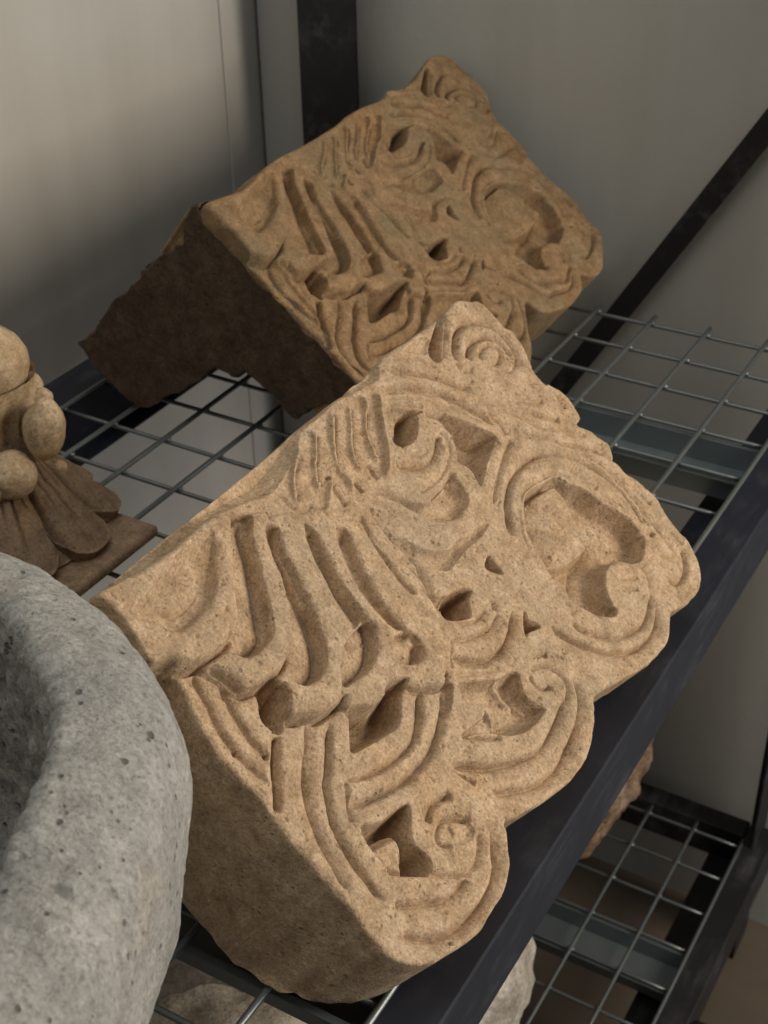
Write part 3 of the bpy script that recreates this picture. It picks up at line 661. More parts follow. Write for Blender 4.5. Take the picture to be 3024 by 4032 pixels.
def stone_mat(name, c_dark, c_mid, c_lite, patch, patch_amt=.5, scale=1.0, bump=.35, off=(0, 0, 0), pores=1.0, grey=None, coarse=.0):
    m, nt, b = new_mat(name)
    tc = nt.nodes.new('ShaderNodeTexCoord')
    mp = nt.nodes.new('ShaderNodeMapping'); mp.inputs['Location'].default_value = off
    nt.links.new(tc.outputs['Object'], mp.inputs['Vector'])
    v = mp.outputs[0]
    broad = noise(nt, v, 18 * scale, 5, .6)
    mid = noise(nt, v, 90 * scale, 6, .65)
    fine = noise(nt, v, 620 * scale, 5, .75)
    col = ramp(nt, mid, [(.34, c_dark), (.5, c_mid), (.66, c_lite)])
    m2 = noise(nt, v, 240 * scale, 4, .7)
    col = mix(nt, 1.0, col, ramp(nt, m2, [(.32, (.86, .84, .82)), (.5, (1, 1, 1)), (.68, (1.13, 1.13, 1.13))]), 'MULTIPLY')
    pm = ramp(nt, broad, [(.45, (0, 0, 0)), (.66, (1, 1, 1))])
    pf = nt.nodes.new('ShaderNodeMath'); pf.operation = 'MULTIPLY'; pf.inputs[1].default_value = patch_amt
    nt.links.new(pm, pf.inputs[0])
    col = mix(nt, pf.outputs[0], col, patch)
    sp = ramp(nt, fine, [(.32, (.50, .47, .44)), (.46, (.93, .93, .93)), (.56, (1.05, 1.05, 1.05)), (.70, (1.40, 1.38, 1.36))])
    col = mix(nt, 1.0, col, sp, 'MULTIPLY')
    # iron stain and old soil, each in its own patches
    st = noise(nt, mp.outputs[0], 33 * scale, 6, .72)
    col = mix(nt, ramp(nt, st, [(.58, (0, 0, 0)), (.78, (.6, .6, .6))]), col, mix(nt, 1.0, col, (.62, .55, .46), 'MULTIPLY'))
    mp3 = nt.nodes.new('ShaderNodeMapping'); mp3.inputs['Location'].default_value = (4.2, 1.7, 9.1); nt.links.new(v, mp3.inputs['Vector'])
    st2 = noise(nt, mp3.outputs[0], 26 * scale, 5, .65)
    col = mix(nt, ramp(nt, st2, [(.56, (0, 0, 0)), (.74, (.7, .7, .7))]), col, mix(nt, 1.0, col, (1.06, .93, .76), 'MULTIPLY'))
    mp4 = nt.nodes.new('ShaderNodeMapping'); mp4.inputs['Location'].default_value = (-3.2, 5.7, 2.1); nt.links.new(v, mp4.inputs['Vector'])
    st3 = noise(nt, mp4.outputs[0], 48 * scale, 6, .7)
    col = mix(nt, ramp(nt, st3, [(.63, (0, 0, 0)), (.75, (.45, .45, .45))]), col, mix(nt, 1.0, col, (1.28, 1.27, 1.25), 'MULTIPLY'))
    # dark pores and pale crystal flecks
    vo = nt.nodes.new('ShaderNodeTexVoronoi'); vo.inputs['Scale'].default_value = 210 * scale
    nt.links.new(v, vo.inputs['Vector'])
    gate = noise(nt, v, 60 * scale, 2)
    mm = nt.nodes.new('ShaderNodeMath'); mm.operation = 'ADD'
    nt.links.new(vo.outputs['Distance'], mm.inputs[0]); nt.links.new(gate, mm.inputs[1])
    pore = ramp(nt, mm.outputs[0], [(.50, (1, 1, 1)), (.60, (0, 0, 0))])
    pfac = nt.nodes.new('ShaderNodeMath'); pfac.operation = 'MULTIPLY'; pfac.inputs[1].default_value = .55 * pores
    nt.links.new(pore, pfac.inputs[0])
    col = mix(nt, pfac.outputs[0], col, tuple(x * .35 for x in c_dark))
    # crest highlights put into the colour with pale arris wear; cuts faintly darker
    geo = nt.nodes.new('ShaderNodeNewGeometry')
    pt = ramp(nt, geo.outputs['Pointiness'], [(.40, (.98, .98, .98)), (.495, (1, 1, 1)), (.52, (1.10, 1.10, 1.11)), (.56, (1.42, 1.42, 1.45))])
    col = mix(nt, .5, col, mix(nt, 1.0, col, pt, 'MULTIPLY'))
    nt.links.new(col, b.inputs['Base Color'])
    b.inputs['Roughness'].default_value = .9
    b.inputs['Specular IOR Level'].default_value = .25
    bh = noise(nt, v, 260 * scale, 6, .7)
    bh2 = noise(nt, v, 900 * scale, 4, .7)
    ad = nt.nodes.new('ShaderNodeMath'); ad.operation = 'MULTIPLY_ADD'; ad.inputs[1].default_value = .45
    nt.links.new(bh2, ad.inputs[0]); nt.links.new(bh, ad.inputs[2])
    su = nt.nodes.new('ShaderNodeMath'); su.operation = 'SUBTRACT'
    nt.links.new(ad.outputs[0], su.inputs[0]); nt.links.new(pfac.outputs[0], su.inputs[1])
    bp = nt.nodes.new('ShaderNodeBump'); bp.inputs['Strength'].default_value = bump; bp.inputs['Distance'].default_value = .0032
    nt.links.new(su.outputs[0], bp.inputs['Height'])
    nt.links.new(bp.outputs[0], b.inputs['Normal'])
    return m


def metal_paint(name, col, rough=.42, dust=.25, scale=1.0, dustcol=(.30, .30, .31)):
    m, nt, b = new_mat(name)
    tc = nt.nodes.new('ShaderNodeTexCoord'); v = tc.outputs['Object']
    mp = nt.nodes.new('ShaderNodeMapping'); mp.inputs['Scale'].default_value = (1, .18, 1); mp.inputs['Rotation'].default_value = (0, 0, .35)
    nt.links.new(v, mp.inputs['Vector'])
    a = noise(nt, mp.outputs[0], 90 * scale, 5, .7)
    s = noise(nt, v, 25 * scale, 4, .6)
    d = nt.nodes.new('ShaderNodeMath'); d.operation = 'MULTIPLY'
    nt.links.new(ramp(nt, a, [(.45, (0, 0, 0)), (.8, (1, 1, 1))]), d.inputs[0]); nt.links.new(ramp(nt, s, [(.42, (0, 0, 0)), (.7, (1, 1, 1))]), d.inputs[1])
    d2 = nt.nodes.new('ShaderNodeMath'); d2.operation = 'MULTIPLY'; d2.inputs[1].default_value = dust
    nt.links.new(d.outputs[0], d2.inputs[0])
    nt.links.new(mix(nt, d2.outputs[0], col, dustcol), b.inputs['Base Color'])
    rr = nt.nodes.new('ShaderNodeMapRange'); rr.inputs[3].default_value = rough - .08; rr.inputs[4].default_value = rough + .22
    nt.links.new(s, rr.inputs[0]); nt.links.new(rr.outputs[0], b.inputs['Roughness'])
    bp = nt.nodes.new('ShaderNodeBump'); bp.inputs['Strength'].default_value = .08; bp.inputs['Distance'].default_value = .001
    nt.links.new(noise(nt, v, 500, 3), bp.inputs['Height']); nt.links.new(bp.outputs[0], b.inputs['Normal'])
    return m


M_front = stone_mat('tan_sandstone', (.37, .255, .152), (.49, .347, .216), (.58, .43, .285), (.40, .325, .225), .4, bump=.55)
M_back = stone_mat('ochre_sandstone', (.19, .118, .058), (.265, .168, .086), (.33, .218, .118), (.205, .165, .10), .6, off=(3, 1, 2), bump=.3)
M_finial = stone_mat('cream_sandstone', (.38, .28, .17), (.50, .38, .245), (.60, .48, .33), (.35, .24, .14), .5, off=(5, 1, 0), bump=.15, scale=.8, pores=.6)
M_leafst = stone_mat('brown_sandstone', (.20, .135, .085), (.26, .18, .115), (.30, .215, .14), (.22, .17, .12), .5, off=(1, 4, 2), bump=.12, scale=.8, pores=.2)
M_dark_end = stone_mat('dark_brown_stone', (.060, .040, .026), (.085, .058, .038), (.12, .085, .058), (.05, .036, .026), .5, off=(3, 5, 2), bump=.5, scale=.7, pores=.6)  # rear capital's end, a much darker brown than its carved face
M_bowl = stone_mat('grey_limestone', (.32, .317, .297), (.39, .385, .362), (.48, .473, .448), (.30, .30, .285), .6, off=(2, 2, 2), bump=.8, scale=.75, pores=1.6)
M_rock = stone_mat('pale_rubble', (.30, .27, .22), (.48, .44, .37), (.66, .62, .54), (.30, .25, .19), .6, off=(7, 2, 2), bump=.6, scale=.4)
M_rockb = stone_mat('brown_rubble', (.13, .08, .045), (.22, .14, .08), (.45, .34, .24), (.18, .11, .07), .5, off=(2, 9, 2), bump=.8, scale=.35)
M_slate = stone_mat('dull_slab', (.15, .13, .11), (.20, .175, .15), (.24, .21, .18), (.14, .12, .11), .5, off=(2, 9, 7), bump=.2, scale=.4, pores=.2)
M_beam = metal_paint('blue_black_paint', (.006, .009, .019), .55, .20)
M_post = metal_paint('black_paint', (.008, .008, .010), .5, .55, .6, (.22,.22,.22))
M_wire = metal_paint('galvanised_wire', (.20, .225, .23), .34, .2)
M_wire.node_tree.nodes['Principled BSDF'].inputs['Metallic'].default_value = .75
M_zinc = metal_paint('zinc_channel', (.22, .26, .275), .36, .3)
M_zinc.node_tree.nodes['Principled BSDF'].inputs['Metallic'].default_value = .7


def wall_mat(name, base, var=.05, scale=1.0):
    m, nt, b = new_mat(name)
    tc = nt.nodes.new('ShaderNodeTexCoord')
    v = tc.outputs['Object']
    a = noise(nt, v, 5 * scale, 4, .55)
    c = ramp(nt, a, [(.3, tuple(x * (1 - var) for x in base)), (.7, tuple(x * (1 + var) for x in base))])
    mp = nt.nodes.new('ShaderNodeMapping'); mp.inputs['Scale'].default_value = (14, 14, 1.2)
    nt.links.new(v, mp.inputs['Vector'])
    st = noise(nt, mp.outputs[0], 2.0, 3, .5)
    c = mix(nt, .6, c, mix(nt, 1.0, c, ramp(nt, st, [(.3, (.90, .89, .87)), (.6, (1, 1, 1))]), 'MULTIPLY'))
    nt.links.new(c, b.inputs['Base Color'])
    b.inputs['Roughness'].default_value = .75
    bp = nt.nodes.new('ShaderNodeBump'); bp.inputs['Strength'].default_value = .12; bp.inputs['Distance'].default_value = .002
    nt.links.new(noise(nt, v, 160, 4), bp.inputs['Height']); nt.links.new(bp.outputs[0], b.inputs['Normal'])
    return m


M_wall = wall_mat('painted_plaster', (.44, .44, .405))
M_wall2 = wall_mat('painted_board', (.52, .505, .465), .04)
M_floor = wall_mat('brown_screed', (.115, .090, .064), .15, 1.5)

# ------------------------------------------------------------------ the room
def plane(name, pts, mat, nx=1):
    me = bpy.data.meshes.new(name)
    me.from_pydata(pts, [], [tuple(range(len(pts)))])
    me.update()
    return tag(link(name, me, mat), kind='structure')


YW = 1.112; XW = -0.791; ZF = -0.72
# walls are slabs
def slab(name, b, mat, label=None, cat='wall'):
    o = link(name, box_mesh(name, [b]), mat)
    tag(o, label, cat, kind=None)
    return o


plane('floor', [(-3, -3, ZF), (4, -3, ZF), (4, 4, ZF), (-3, 4, ZF)], M_floor)
w = slab('wall', (XW - .001, 3.0, YW, YW + .1, ZF - .05, 1.6), M_wall, 'plain grey painted wall behind the shelf end, with a small dark hole')
# small screw hole
bm = bmesh.new(); bmesh.ops.create_cone(bm, cap_ends=True, segments=16, radius1=.0042, radius2=.0042, depth=.002)
me = bpy.data.meshes.new('screw_hole'); bm.to_mesh(me); bm.free()
mh, nth, bh_ = new_mat('dark_hole'); bh_.inputs['Base Color'].default_value = (.02, .018, .015, 1); bh_.inputs['Roughness'].default_value = 1
hole = link('screw_hole', me, mh, w); hole.location = HOLE; hole.rotation_euler = (math.pi / 2, 0, 0)
M_seam = wall_mat('grey_sealant', (.12, .11, .09))
w2 = slab('wall', (XW - .1, XW, -2.5, YW - .001, ZF - .05, 1.6), M_wall2, 'pale grey side wall along the left edge of the shelf')
# boxed edge strip and dark seam in the corner
st_ = link('corner_strip', box_mesh('corner_strip', [(XW, XW + .0025, YW - .055, YW - .0005, ZF, 1.5)], .001), M_wall2, w2)
se = link('seam', box_mesh('seam', [(XW + .0026, XW + .0040, YW - .002, YW - .0002, ZF, 1.5)]), M_seam, w)

# ------------------------------------------------------------------ shelving
HH = .53
XR_in, XR_out = -.211, -.1835
XL_in, XL_out = -.6985, -.7345
YB0, YB1 = -.35, 1.085


def c_section(xin, xout, sgn, z, name):
    """rolled beam: flat top, tall outer web, small inner ledge the deck rests on"""
    t = .0022
    h = .046
    led = .016 if sgn < 0 else .034
    # profile in local coords from outer to inner
    if sgn > 0:   # right beam, ledge towards -x
        pts = [(xout, z), (xout, z - h), (xin - led, z - h), (xin - led, z - h + t), (xin - t, z - h + t), (xin - t, z - .012), (xin, z)]
        pts = [(xin, z + .0), (xin, z - h + t), (xin - led, z - h + t), (xin - led, z - h), (xout, z - h), (xout, z)]
    else:
        pts = [(xin, z), (xin, z - h + t), (xin + led, z - h + t), (xin + led, z - h), (xout, z - h), (xout, z)]
    return extrude_profile_y(name, pts, YB0, YB1, .0011)


rack = empty('shelving_rack', (-.2, 1.07, ZF))
tag(rack, 'black steel shelving rack with posts, long beams and a diagonal end brace', 'shelving')


def rpart(name, me, mat, label=None):
    o = link(name, me, mat, rack)
    o.matrix_parent_inverse = Matrix.Translation(rack.location).inverted()
    if label: o['label'] = label
    return o


ZL = -.552
rpart('beam', c_section(XR_in, XR_out, 1, .0005, 'beam'), M_beam, 'blue-black front beam under the carved stones')
rpart('beam', c_section(XL_in, XL_out, -1, .0005, 'beam'), M_beam, 'dark rear beam along the left wall')
rpart('beam', c_section(XR_in, XR_out, 1, ZL + .0005, 'beam'), M_post)
rpart('beam', c_section(XL_in, XL_out, -1, ZL + .0005, 'beam'), M_post)
rpart('end_beam', box_mesh('end_beam', [(-.696, -.213, 1.066, 1.090, ZL - .046, ZL - .004)], .0012), M_post)


def post_mesh(x0, dx, y0, dy, legx, legy):
    t = .0025
    # L section: leg along x and leg along y
    pts = [(0, 0), (legx, 0), (legx, t), (t, t), (t, legy), (0, legy)]
    bm = bmesh.new()
    a = [bm.verts.new((x0 + px * dx, y0 + py * dy, ZF)) for px, py in pts]
    b = [bm.verts.new((x0 + px * dx, y0 + py * dy, .75)) for px, py in pts]
    n = len(pts)
    for i in range(n): bm.faces.new((a[i], a[(i + 1) % n], b[(i + 1) % n], b[i]))
    bm.faces.new(a); bm.faces.new(b)
    bmesh.ops.recalc_face_normals(bm, faces=bm.faces)
    bmesh.ops.bevel(bm, geom=bm.edges[:], offset=.0008, segments=2, affect='EDGES')
    me = bpy.data.meshes.new('post'); bm.to_mesh(me); bm.free()
    return me


rpart('post', post_mesh(-.7165, 1, 1.072, 1, .061, .045), M_post, 'black rear post in the corner, scuffed with pale dust')
rpart('post', post_mesh(-.1985, -1, 1.095, -1, .014, .046), M_post)
rpart('post', post_mesh(-.185, -1, -.30, 1, .045, .045), M_post)
rpart('post', post_mesh(-.7165, 1, -.30, 1, .045, .045), M_post)
# diagonal flat brace in the end frame
bd = Vector((BR1[0] - BR0[0], 0, BR1[2] - BR0[2])); L = bd.length; bd.normalize()
perp = Vector((bd.z, 0, -bd.x))
bw = .0095
bm = bmesh.new()
p0 = Vector(BR0) - bd * .34; p1 = Vector(BR1) + bd * .30
vs = []
for y in (0, .003):
    for p in (p0, p1):
        for sgn in (1, -1):
            q = p + perp * bw * sgn; vs.append(bm.verts.new((q.x, q.y + y, q.z)))
for f in ((0, 1, 3, 2), (4, 6, 7, 5), (0, 2, 6, 4), (1, 5, 7, 3), (0, 4, 5, 1), (2, 3, 7, 6)): bm.faces.new([vs[i] for i in f])
bmesh.ops.recalc_face_normals(bm, faces=bm.faces)
me = bpy.data.meshes.new('brace'); bm.to_mesh(me); bm.free()
rpart('brace', me, M_post, 'flat diagonal black brace behind the mesh shelf')
# clip hooked on the lower front beam
rpart('beam_clip', box_mesh('beam_clip', [(-.182, -.160, .80, .835, ZL - .050, ZL - .006), (-.172, -.150, .806, .829, ZL - .075, ZL - .045)], .003), M_post)

SP = .0502
X_first = -.398 * HH
Y_first = 1.98 * HH
CR = [(.8455, .8985), (.33, .383)]


def wire_deck(z, label, ny0):
    deck = empty('wire_deck', (-.45, .5, z))
    tag(deck, label, 'wire shelf', 'wire mesh decks lying on the rack')
    inv = Matrix.Translation(deck.location).inverted()
    xs = [X_first - .0487 * i for i in range(11)]
    ys = [Y_first - SP * j for j in range(ny0)]
    ylen = Y_first - ys[-1] + .012
    longs = [rod_mesh('wire', ylen, .0019, 'y', 10, .0005, sd) for sd in range(3)]
    crosses = [rod_mesh('wire', xs[0] - xs[-1] + .004, .0017, 'x', 10, .0004, sd) for sd in range(3)]
    for i, x in enumerate(xs):
        o = link('wire', longs[i % 3], M_wire, deck); o.matrix_parent_inverse = inv
        o.location = (x, ys[-1] - .004, z + .0003)
    for j, y in enumerate(ys):
        o = link('wire', crosses[j % 3], M_wire, deck); o.matrix_parent_inverse = inv
        o.location = (xs[-1] - .002, y, z - .0040)
    bm = bmesh.new()
    rr = random.Random(4)
    for x in xs:
        for y in ys:
            r = rr.uniform(.0021, .0028)
            bmesh.ops.create_icosphere(bm, subdivisions=1, radius=r, matrix=Matrix.Translation((x + rr.uniform(-.0005, .0005), y + rr.uniform(-.0005, .0005), z - .0018)) @ Matrix.Diagonal((1.25, 1.25, .8, 1)))
    for f in bm.faces: f.smooth = True
    me = bpy.data.meshes.new('weld_spots'); bm.to_mesh(me); bm.free()
    o = link('weld_spots', me, M_wire, deck); o.matrix_parent_inverse = inv; o['kind'] = 'stuff'
    # pressed channels welded beneath
    for (y0, y1) in CR:
        t = .0014; yy = [(y0, -.0065), (y0 + .004, -.0065), (y0 + .006, -.024), (y1 - .006, -.024), (y1 - .004, -.0065), (y1, -.0065)]
        bm = bmesh.new()
        outl = yy + [(y, zz - t) for y, zz in yy[::-1]]
        a = [bm.verts.new((XL_in + .004, y, z + zz)) for y, zz in outl]
        b = [bm.verts.new((XR_in - .004, y, z + zz)) for y, zz in outl]
        n = len(outl)
        for i in range(n): bm.faces.new((a[i], a[(i + 1) % n], b[(i + 1) % n], b[i]))
        for (i0, i1) in [(0, 1), (1, 2), (2, 3), (3, 4), (4, 5)]:
            for q in (a, b): bm.faces.new((q[i0], q[i1], q[n - 1 - i1], q[n - 1 - i0]))
        bmesh.ops.recalc_face_normals(bm, faces=bm.faces)
        me = bpy.data.meshes.new('support_channel'); bm.to_mesh(me); bm.free()
        o = link('support_channel', me, M_zinc, deck); o.matrix_parent_inverse = inv
    return deck


wire_deck(0, 'upper galvanised wire mesh shelf carrying the two carved stones', 26)
wire_deck(ZL, 'lower wire mesh shelf in shade at the bottom right', 26)

# ------------------------------------------------------------------ the two carved capitals
TH = math.radians(38)


def strip_for(outline, w):
    return None


def bowA(u, v):
    # slow swell of the face: the shell bellies out, the scroll end flares
    return 2.0 * np.exp(-(((u + 70) / 60) ** 2 + ((v + 70) / 50) ** 2))


me_face = carved_stone('carved_capital', OUT_A, (-.2157, .50, .0609), TH, .39, strip=STRIP_A, depth=80, seed=11, shear=.12, bow=bowA)
wing = prism_y('wing', [(-.345, .135), (-.300, .105), (-.330, .075), (-.372, .030), (-.392, .006), (-.442, .006), (-.436, .060), (-.400, .115), (-.368, .152)], .372, .66, .0012, 5)
me_front = join_meshes('carved_capital', [me_face, wing])
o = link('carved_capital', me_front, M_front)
tag(o, 'front tan stone capital with shell and scroll leaves, brightly lit, leaning on the blue-black beam', 'carved stone', 'matching carved stone capitals')

src = np.array(WARP_S).reshape(-1, 2); dst = np.array(WARP_D).reshape(-1, 2)


def warpB(P):
    d2 = ((P[:, None, :] - src[None]) ** 2).sum(2)
    w = 1 / (d2 + 30.0) ** 1.6
    return P + (w[:, :, None] * (dst - src)[None]).sum(1) / w.sum(1)[:, None]


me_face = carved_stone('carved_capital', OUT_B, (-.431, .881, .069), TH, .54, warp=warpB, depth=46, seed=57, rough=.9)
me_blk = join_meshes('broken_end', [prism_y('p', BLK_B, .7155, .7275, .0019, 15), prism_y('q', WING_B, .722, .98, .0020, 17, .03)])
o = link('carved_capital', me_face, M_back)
be = link('broken_end', me_blk, M_dark_end, o); be['label'] = 'dark brown broken end with a stepped edge'
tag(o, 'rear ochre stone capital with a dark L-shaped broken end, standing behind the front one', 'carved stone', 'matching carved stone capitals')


# ------------------------------------------------------------------ lumps and rocks
def blob(name, loc, rad, seed=1, amp=.12, sub=5, cell=.5, rot=(0, 0, 0), flat=None, amp2=.03):
    bm = bmesh.new()
    bmesh.ops.create_icosphere(bm, subdivisions=sub, radius=1)
    P = np.array([v.co[:] for v in bm.verts])
    nrm = P / np.linalg.norm(P, axis=1)[:, None]
    dsp = amp * vnoise3(P + 10, cell * 2, seed) + amp * .5 * vnoise3(P + 10, cell, seed + 1) + amp2 * vnoise3(P + 10, cell * .3, seed + 2) + amp2 * .6 * vnoise3(P + 10, cell * .12, seed + 3)
    P = P + nrm * dsp[:, None]
    if flat is not None: P[:, 2] = np.maximum(P[:, 2], -flat)
    P = P * np.array(rad)
    from mathutils import Euler
    R = np.array(Euler(rot).to_matrix())
    P = P @ R.T + np.array(loc)
    for v, p in zip(bm.verts, P): v.co = p
    for f in bm.faces: f.smooth = True
    me = bpy.data.meshes.new(name); bm.to_mesh(me); bm.free()
    return me


# ------------------------------------------------------------------ stone basin
def basin():
    nphi, ns = 900, 230
    phi = np.linspace(0, 2 * np.pi, nphi, endpoint=False)
    prof = np.array(BASIN_PROF)  # (radius offset mm, z mm) closed open curve from inside bottom to outside bottom
    pc = curve(prof.ravel(), False, .1)
    # resample uniformly
    seg = np.r_[0, np.cumsum(np.linalg.norm(np.diff(pc, axis=0), axis=1))]
    t = np.linspace(0, seg[-1], ns)
    pr = np.interp(t, seg, pc[:, 0]); pz = np.interp(t, seg, pc[:, 1])
    PH, S = np.meshgrid(phi, np.arange(ns), indexing='ij')
    R = pr[S]; Z = pz[S]
    c, s_ = np.cos(PH), np.sin(PH)
    lump = 1 + .022 * np.cos(2 * PH + .6) + .016 * np.cos(5 * PH + 1.2) + .009 * np.cos(9 * PH)
    X = R * lump * c; Y = R * lump * s_
    P = np.stack([X.ravel(), Y.ravel(), Z.ravel()], 1)
    n3 = lambda cell, sd: vnoise3(P + 500, cell, sd)
    d = 2.6 * n3(46, 1) + 1.0 * n3(17, 2) + .5 * n3(6, 3) + .4 * n3(2.6, 4)
    # chisel ledge round the mouth: crumbly
    mouth = np.exp(-((R.ravel() - MOUTH_R) / 9) ** 2) * (Z.ravel() > 100)
    d = d + mouth * (1.8 * n3(7, 5) + 1.2 * n3(3, 6))
    pk = n3(4.5, 7) * n3(12, 8)
    d = d - 9 * np.clip(pk - .34, 0, 1)
    pk = n3(2.6, 17) * n3(20, 18)
    d = d - 6 * np.clip(pk - .34, 0, 1)
    # normals along profile
    tr = np.gradient(pr); tz = np.gradient(pz); ln = np.hypot(tr, tz)
    nr = (-tz / ln)[S].ravel() * -1; nz = (tr / ln)[S].ravel()
    P[:, 0] -= d * nr * c.ravel(); P[:, 1] -= d * nr * s_.ravel(); P[:, 2] += d * nz
    P[:, 2] = np.maximum(P[:, 2], 4.5)
    ids = np.arange(nphi * ns).reshape(nphi, ns)
    a = ids; b = np.roll(ids, -1, 0)
    Q = np.stack([a[:, :-1].ravel(), a[:, 1:].ravel(), b[:, 1:].ravel(), b[:, :-1].ravel()], 1)[:, ::-1]
    P = P / 1000 + np.array([BAS[0], BAS[1], 0])
    me = mesh_np('stone_basin', P, Q)
    bm = bmesh.new(); bm.from_mesh(me)
    bmesh.ops.holes_fill(bm, edges=[e for e in bm.edges if e.is_boundary], sides=0)
    bmesh.ops.recalc_face_normals(bm, faces=bm.faces)
    bm.to_mesh(me); bm.free()
    for p in me.polygons: p.use_smooth = True
    return me


BAS = (-.400, .165)
MOUTH_R = 142
BASIN_PROF = [(0, 30), (60, 32), (118, 50), (138, 90), (141, 150), (142, 186), (145, 197), (150, 200), (160, 199), (172, 195), (182, 188), (187.5, 177), (189, 160), (184, 125), (172, 85), (158, 50), (140, 20), (128, 5), (0, 4.5)]
tag(link('stone_basin', basin(), M_bowl), 'thick-rimmed pale grey stone basin, pitted, at the left front', 'basin')

# ------------------------------------------------------------------ carved finial
fin = empty('carved_finial', (-.60, .54, .0))
tag(fin, 'cream stone finial of rounded fruit on a brown leaf base, behind the grey basin', 'finial')
finv = Matrix.Translation(fin.location).inverted()


def fpart(name, me, mat, label=None):
    o = link(name, me, mat, fin); o.matrix_parent_inverse = finv
    if label: o['label'] = label
    return o


for i, (p_, r_, am) in enumerate(FRUITS):
    fpart('fruit', blob('fruit', p_, r_, 3 + i, am, 5, .55, (.15 * i, .2, .3 * i), amp2=.02), M_finial, 'largest knob at the top' if i == 0 else None)


def stalk_mesh():
    nphi, nz = 160, 90
    ph = np.linspace(0, 2 * np.pi, nphi, endpoint=False); z = np.linspace(0, 1, nz)
    A, Z = np.meshgrid(ph, z, indexing='ij')
    r = .030 - .012 * np.sin(Z * np.pi) + .004 * (1 - Z)
    flute = .0022 * np.cos(A * 12 + 1.5 * np.sin(Z * 3)) * np.sin(np.pi * np.clip(Z, 0, 1))
    r = r + flute + .001 * vnoise2(A * 20, Z * 40, 5, 9)
    P = np.stack([(-.603 + r * np.cos(A)).ravel(), (.540 + r * np.sin(A)).ravel(), (.030 + Z * .095).ravel()], 1)
    ids = np.arange(nphi * nz).reshape(nphi, nz); a = ids; b = np.roll(ids, -1, 0)
    Q = np.stack([a[:, :-1].ravel(), b[:, :-1].ravel(), b[:, 1:].ravel(), a[:, 1:].ravel()], 1)
    return mesh_np('stalk', P, Q)


fpart('stalk', stalk_mesh(), M_finial)


def leaf_mesh(base, tip, width, thick, droop, seed, grooves=1.0):
    """one thick carved leaf: a closed plump tongue with a midrib"""
    base = np.array(base); tip = np.array(tip)
    ax = tip - base; L = np.linalg.norm(ax); ax /= L
    side = np.cross(ax, [0, 0, 1]); side /= np.linalg.norm(side); up = np.cross(side, ax)
    nu, nv = 70, 48
    U, A = np.meshgrid(np.linspace(0, 1, nu), np.linspace(0, 2 * np.pi, nv, endpoint=False), indexing='ij')
    w = width * (0.42 + .58 * np.sin(np.clip(U * 1.15, 0, 1) * np.pi * .5)) * np.sqrt(np.clip(1 - ((U - .72) / .28).clip(0) ** 2.2, 0, 1))
    th = thick * (.7 + .5 * U) * np.sqrt(np.clip(1 - ((U - .80) / .20).clip(0) ** 2.5, 0, 1))
    x = np.cos(A); y = np.sin(A)
    x = np.sign(x) * np.abs(x) ** .8; y = np.sign(y) * np.abs(y) ** .6
    rib = -.18 * np.exp(-((np.cos(A) - .12) / .10) ** 2) * (y > 0) * grooves * np.clip(1.25 - U * 1.3, 0, 1)
    rib2 = -.10 * np.exp(-((np.cos(A) + .5) / .08) ** 2) * (y > 0) * grooves * np.clip(1 - U * 1.5, 0, 1)
    S = side[None, None]; K = up[None, None]
    P = base + ax * (U * L)[..., None] + S * (w * x)[..., None] + K * (th * (y + rib + rib2) + droop * np.sin(U * np.pi * .9) - .3 * droop * U)[..., None]
    P = P.reshape(-1, 3)
    P += vnoise3(P * 1000 + 300, 7, seed)[:, None] * .0005
    ids = np.arange(nu * nv).reshape(nu, nv); b = np.roll(ids, -1, 1)
    Q = np.stack([ids[:-1].ravel(), b[:-1].ravel(), b[1:].ravel(), ids[1:].ravel()], 1)
    me = mesh_np('leaf', P, Q)
    bm = bmesh.new(); bm.from_mesh(me); bmesh.ops.recalc_face_normals(bm, faces=bm.faces); bm.to_mesh(me); bm.free()
    for p in me.polygons: p.use_smooth = True
    return me


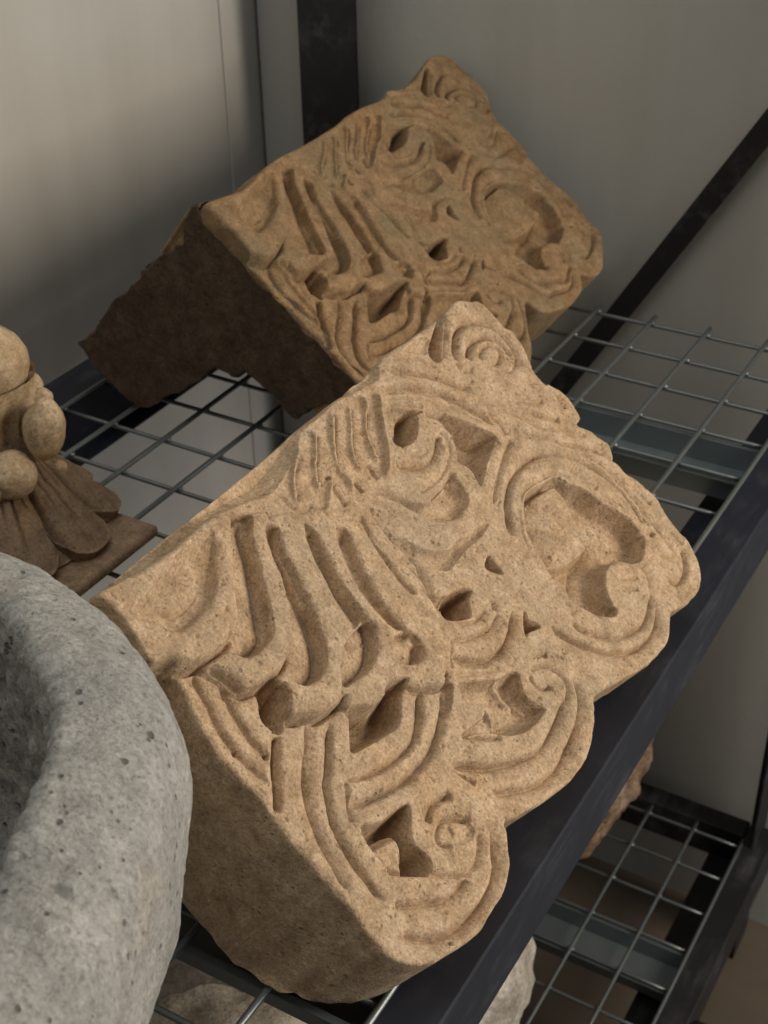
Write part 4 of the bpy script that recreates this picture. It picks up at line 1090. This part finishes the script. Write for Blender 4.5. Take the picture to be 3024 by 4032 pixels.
def bell_mesh(n=9, phase=0.0, top=.088, r0=.026, r1=.074, zt=.016, thick=.0075, seed=5):
    """flared ring of carved leaves: tongue tips below, channels between, a cut midrib on each"""
    nphi = 720
    prof_s = np.concatenate([np.linspace(0, 1, 60), np.full(10, 1.0), np.linspace(1, .35, 14)])
    side = np.concatenate([np.zeros(60), np.linspace(0, 1, 10), np.ones(14)])
    PH, I = np.meshgrid(np.linspace(0, 2 * np.pi, nphi, endpoint=False), np.arange(len(prof_s)), indexing='ij')
    S = prof_s[I]; B = side[I]
    a = (PH * n / (2 * np.pi) + phase) % 1.0 - .5          # -.5..+.5 across one leaf
    tip = np.sqrt(np.clip(1 - (2 * np.abs(a)) ** 2.6, 0, 1))  # rounded tongue
    reach = .62 + .38 * tip
    s_ = S * reach
    r = r0 + (r1 - r0) * s_ ** 1.35
    z = top - (top - zt) * (s_ ** .85)
    gap = np.exp(-((np.abs(a) - .5) / .055) ** 2) * sstep(S * 3)
    rib = np.exp(-(a / .028) ** 2) * sstep(S * 4) * sstep((.92 - S) * 4)
    vein = np.exp(-((np.abs(a) - .22) / .035) ** 2) * sstep(S * 3) * sstep((.62 - S) * 5)
    dome = .004 * np.cos(a * np.pi) * sstep(S * 2)
    d = dome - .0055 * gap - .0028 * rib - .0018 * vein
    # outward/upward normal of the flare
    r_ = r + d * .55 - B * thick * .55; z_ = z + d * .8 - B * thick
    P = np.stack([(r_ * np.cos(PH)).ravel(), (r_ * np.sin(PH)).ravel(), z_.ravel()], 1)
    P += vnoise3(P * 1000 + 300, 6, seed)[:, None] * .0005
    P += np.array([-.606, .535, 0])
    m = len(prof_s)
    ids = np.arange(nphi * m).reshape(nphi, m); b = np.roll(ids, -1, 0)
    Q = np.stack([ids[:, :-1].ravel(), ids[:, 1:].ravel(), b[:, 1:].ravel(), b[:, :-1].ravel()], 1)
    me = mesh_np('leaf_ring', P, Q)
    bm = bmesh.new(); bm.from_mesh(me); bmesh.ops.recalc_face_normals(bm, faces=bm.faces); bm.to_mesh(me); bm.free()
    for p in me.polygons: p.use_smooth = True
    return me


fpart('leaf_ring', bell_mesh(9, .3), M_leafst, 'flared ring of fluted leaves')
fpart('leaf_ring', bell_mesh(9, .8, .060, .030, .062, .012, .006, 8), M_leafst, 'lower ring of leaves tucked behind the upper ones')
fpart('core', blob('core', (-.606, .535, .030), (.040, .040, .03), 3, .03, 4, .5), M_leafst)
fpart('foot', box_mesh('foot', [(-.66, -.521, .465, .588, .0045, .013)], .003, 3), M_leafst, 'flat square foot under the leaves')

# ------------------------------------------------------------------ things on the lower shelf
tag(link('rubble_stone', blob('rubble_stone', (-.412, .960, ZL + .125), (.118, .118, .13), 21, .16, 6, .6, (0, 0, .3), flat=.93, amp2=.06), M_rockb), 'rough reddish brown stone on the lower shelf, behind the front beam', 'stone')
tag(link('rubble_stone', blob('rubble_stone', (-.415, .700, ZL + .105), (.118, .120, .11), 33, .10, 6, .6, (0, 0, .5), flat=.93, amp2=.03), M_rock), 'pale rounded stone on the lower shelf, showing below the front beam', 'stone')
tag(link('rubble_stone', blob('rubble_stone', (-.38, .40, ZL + .17), (.19, .16, .17), 43, .16, 6, .6, (0, 0, .2), flat=.93, amp2=.05), M_rock), 'large pale broken stone under the wires at the bottom left', 'stone')
tag(link('stone_slab', blob('stone_slab', (-.43, .49, ZL + .335), (.15, .085, .022), 53, .10, 6, .9, (.12, -.05, .2), amp2=.010), M_slate), 'smooth dull brown slab lying on the pale broken stone', 'stone')
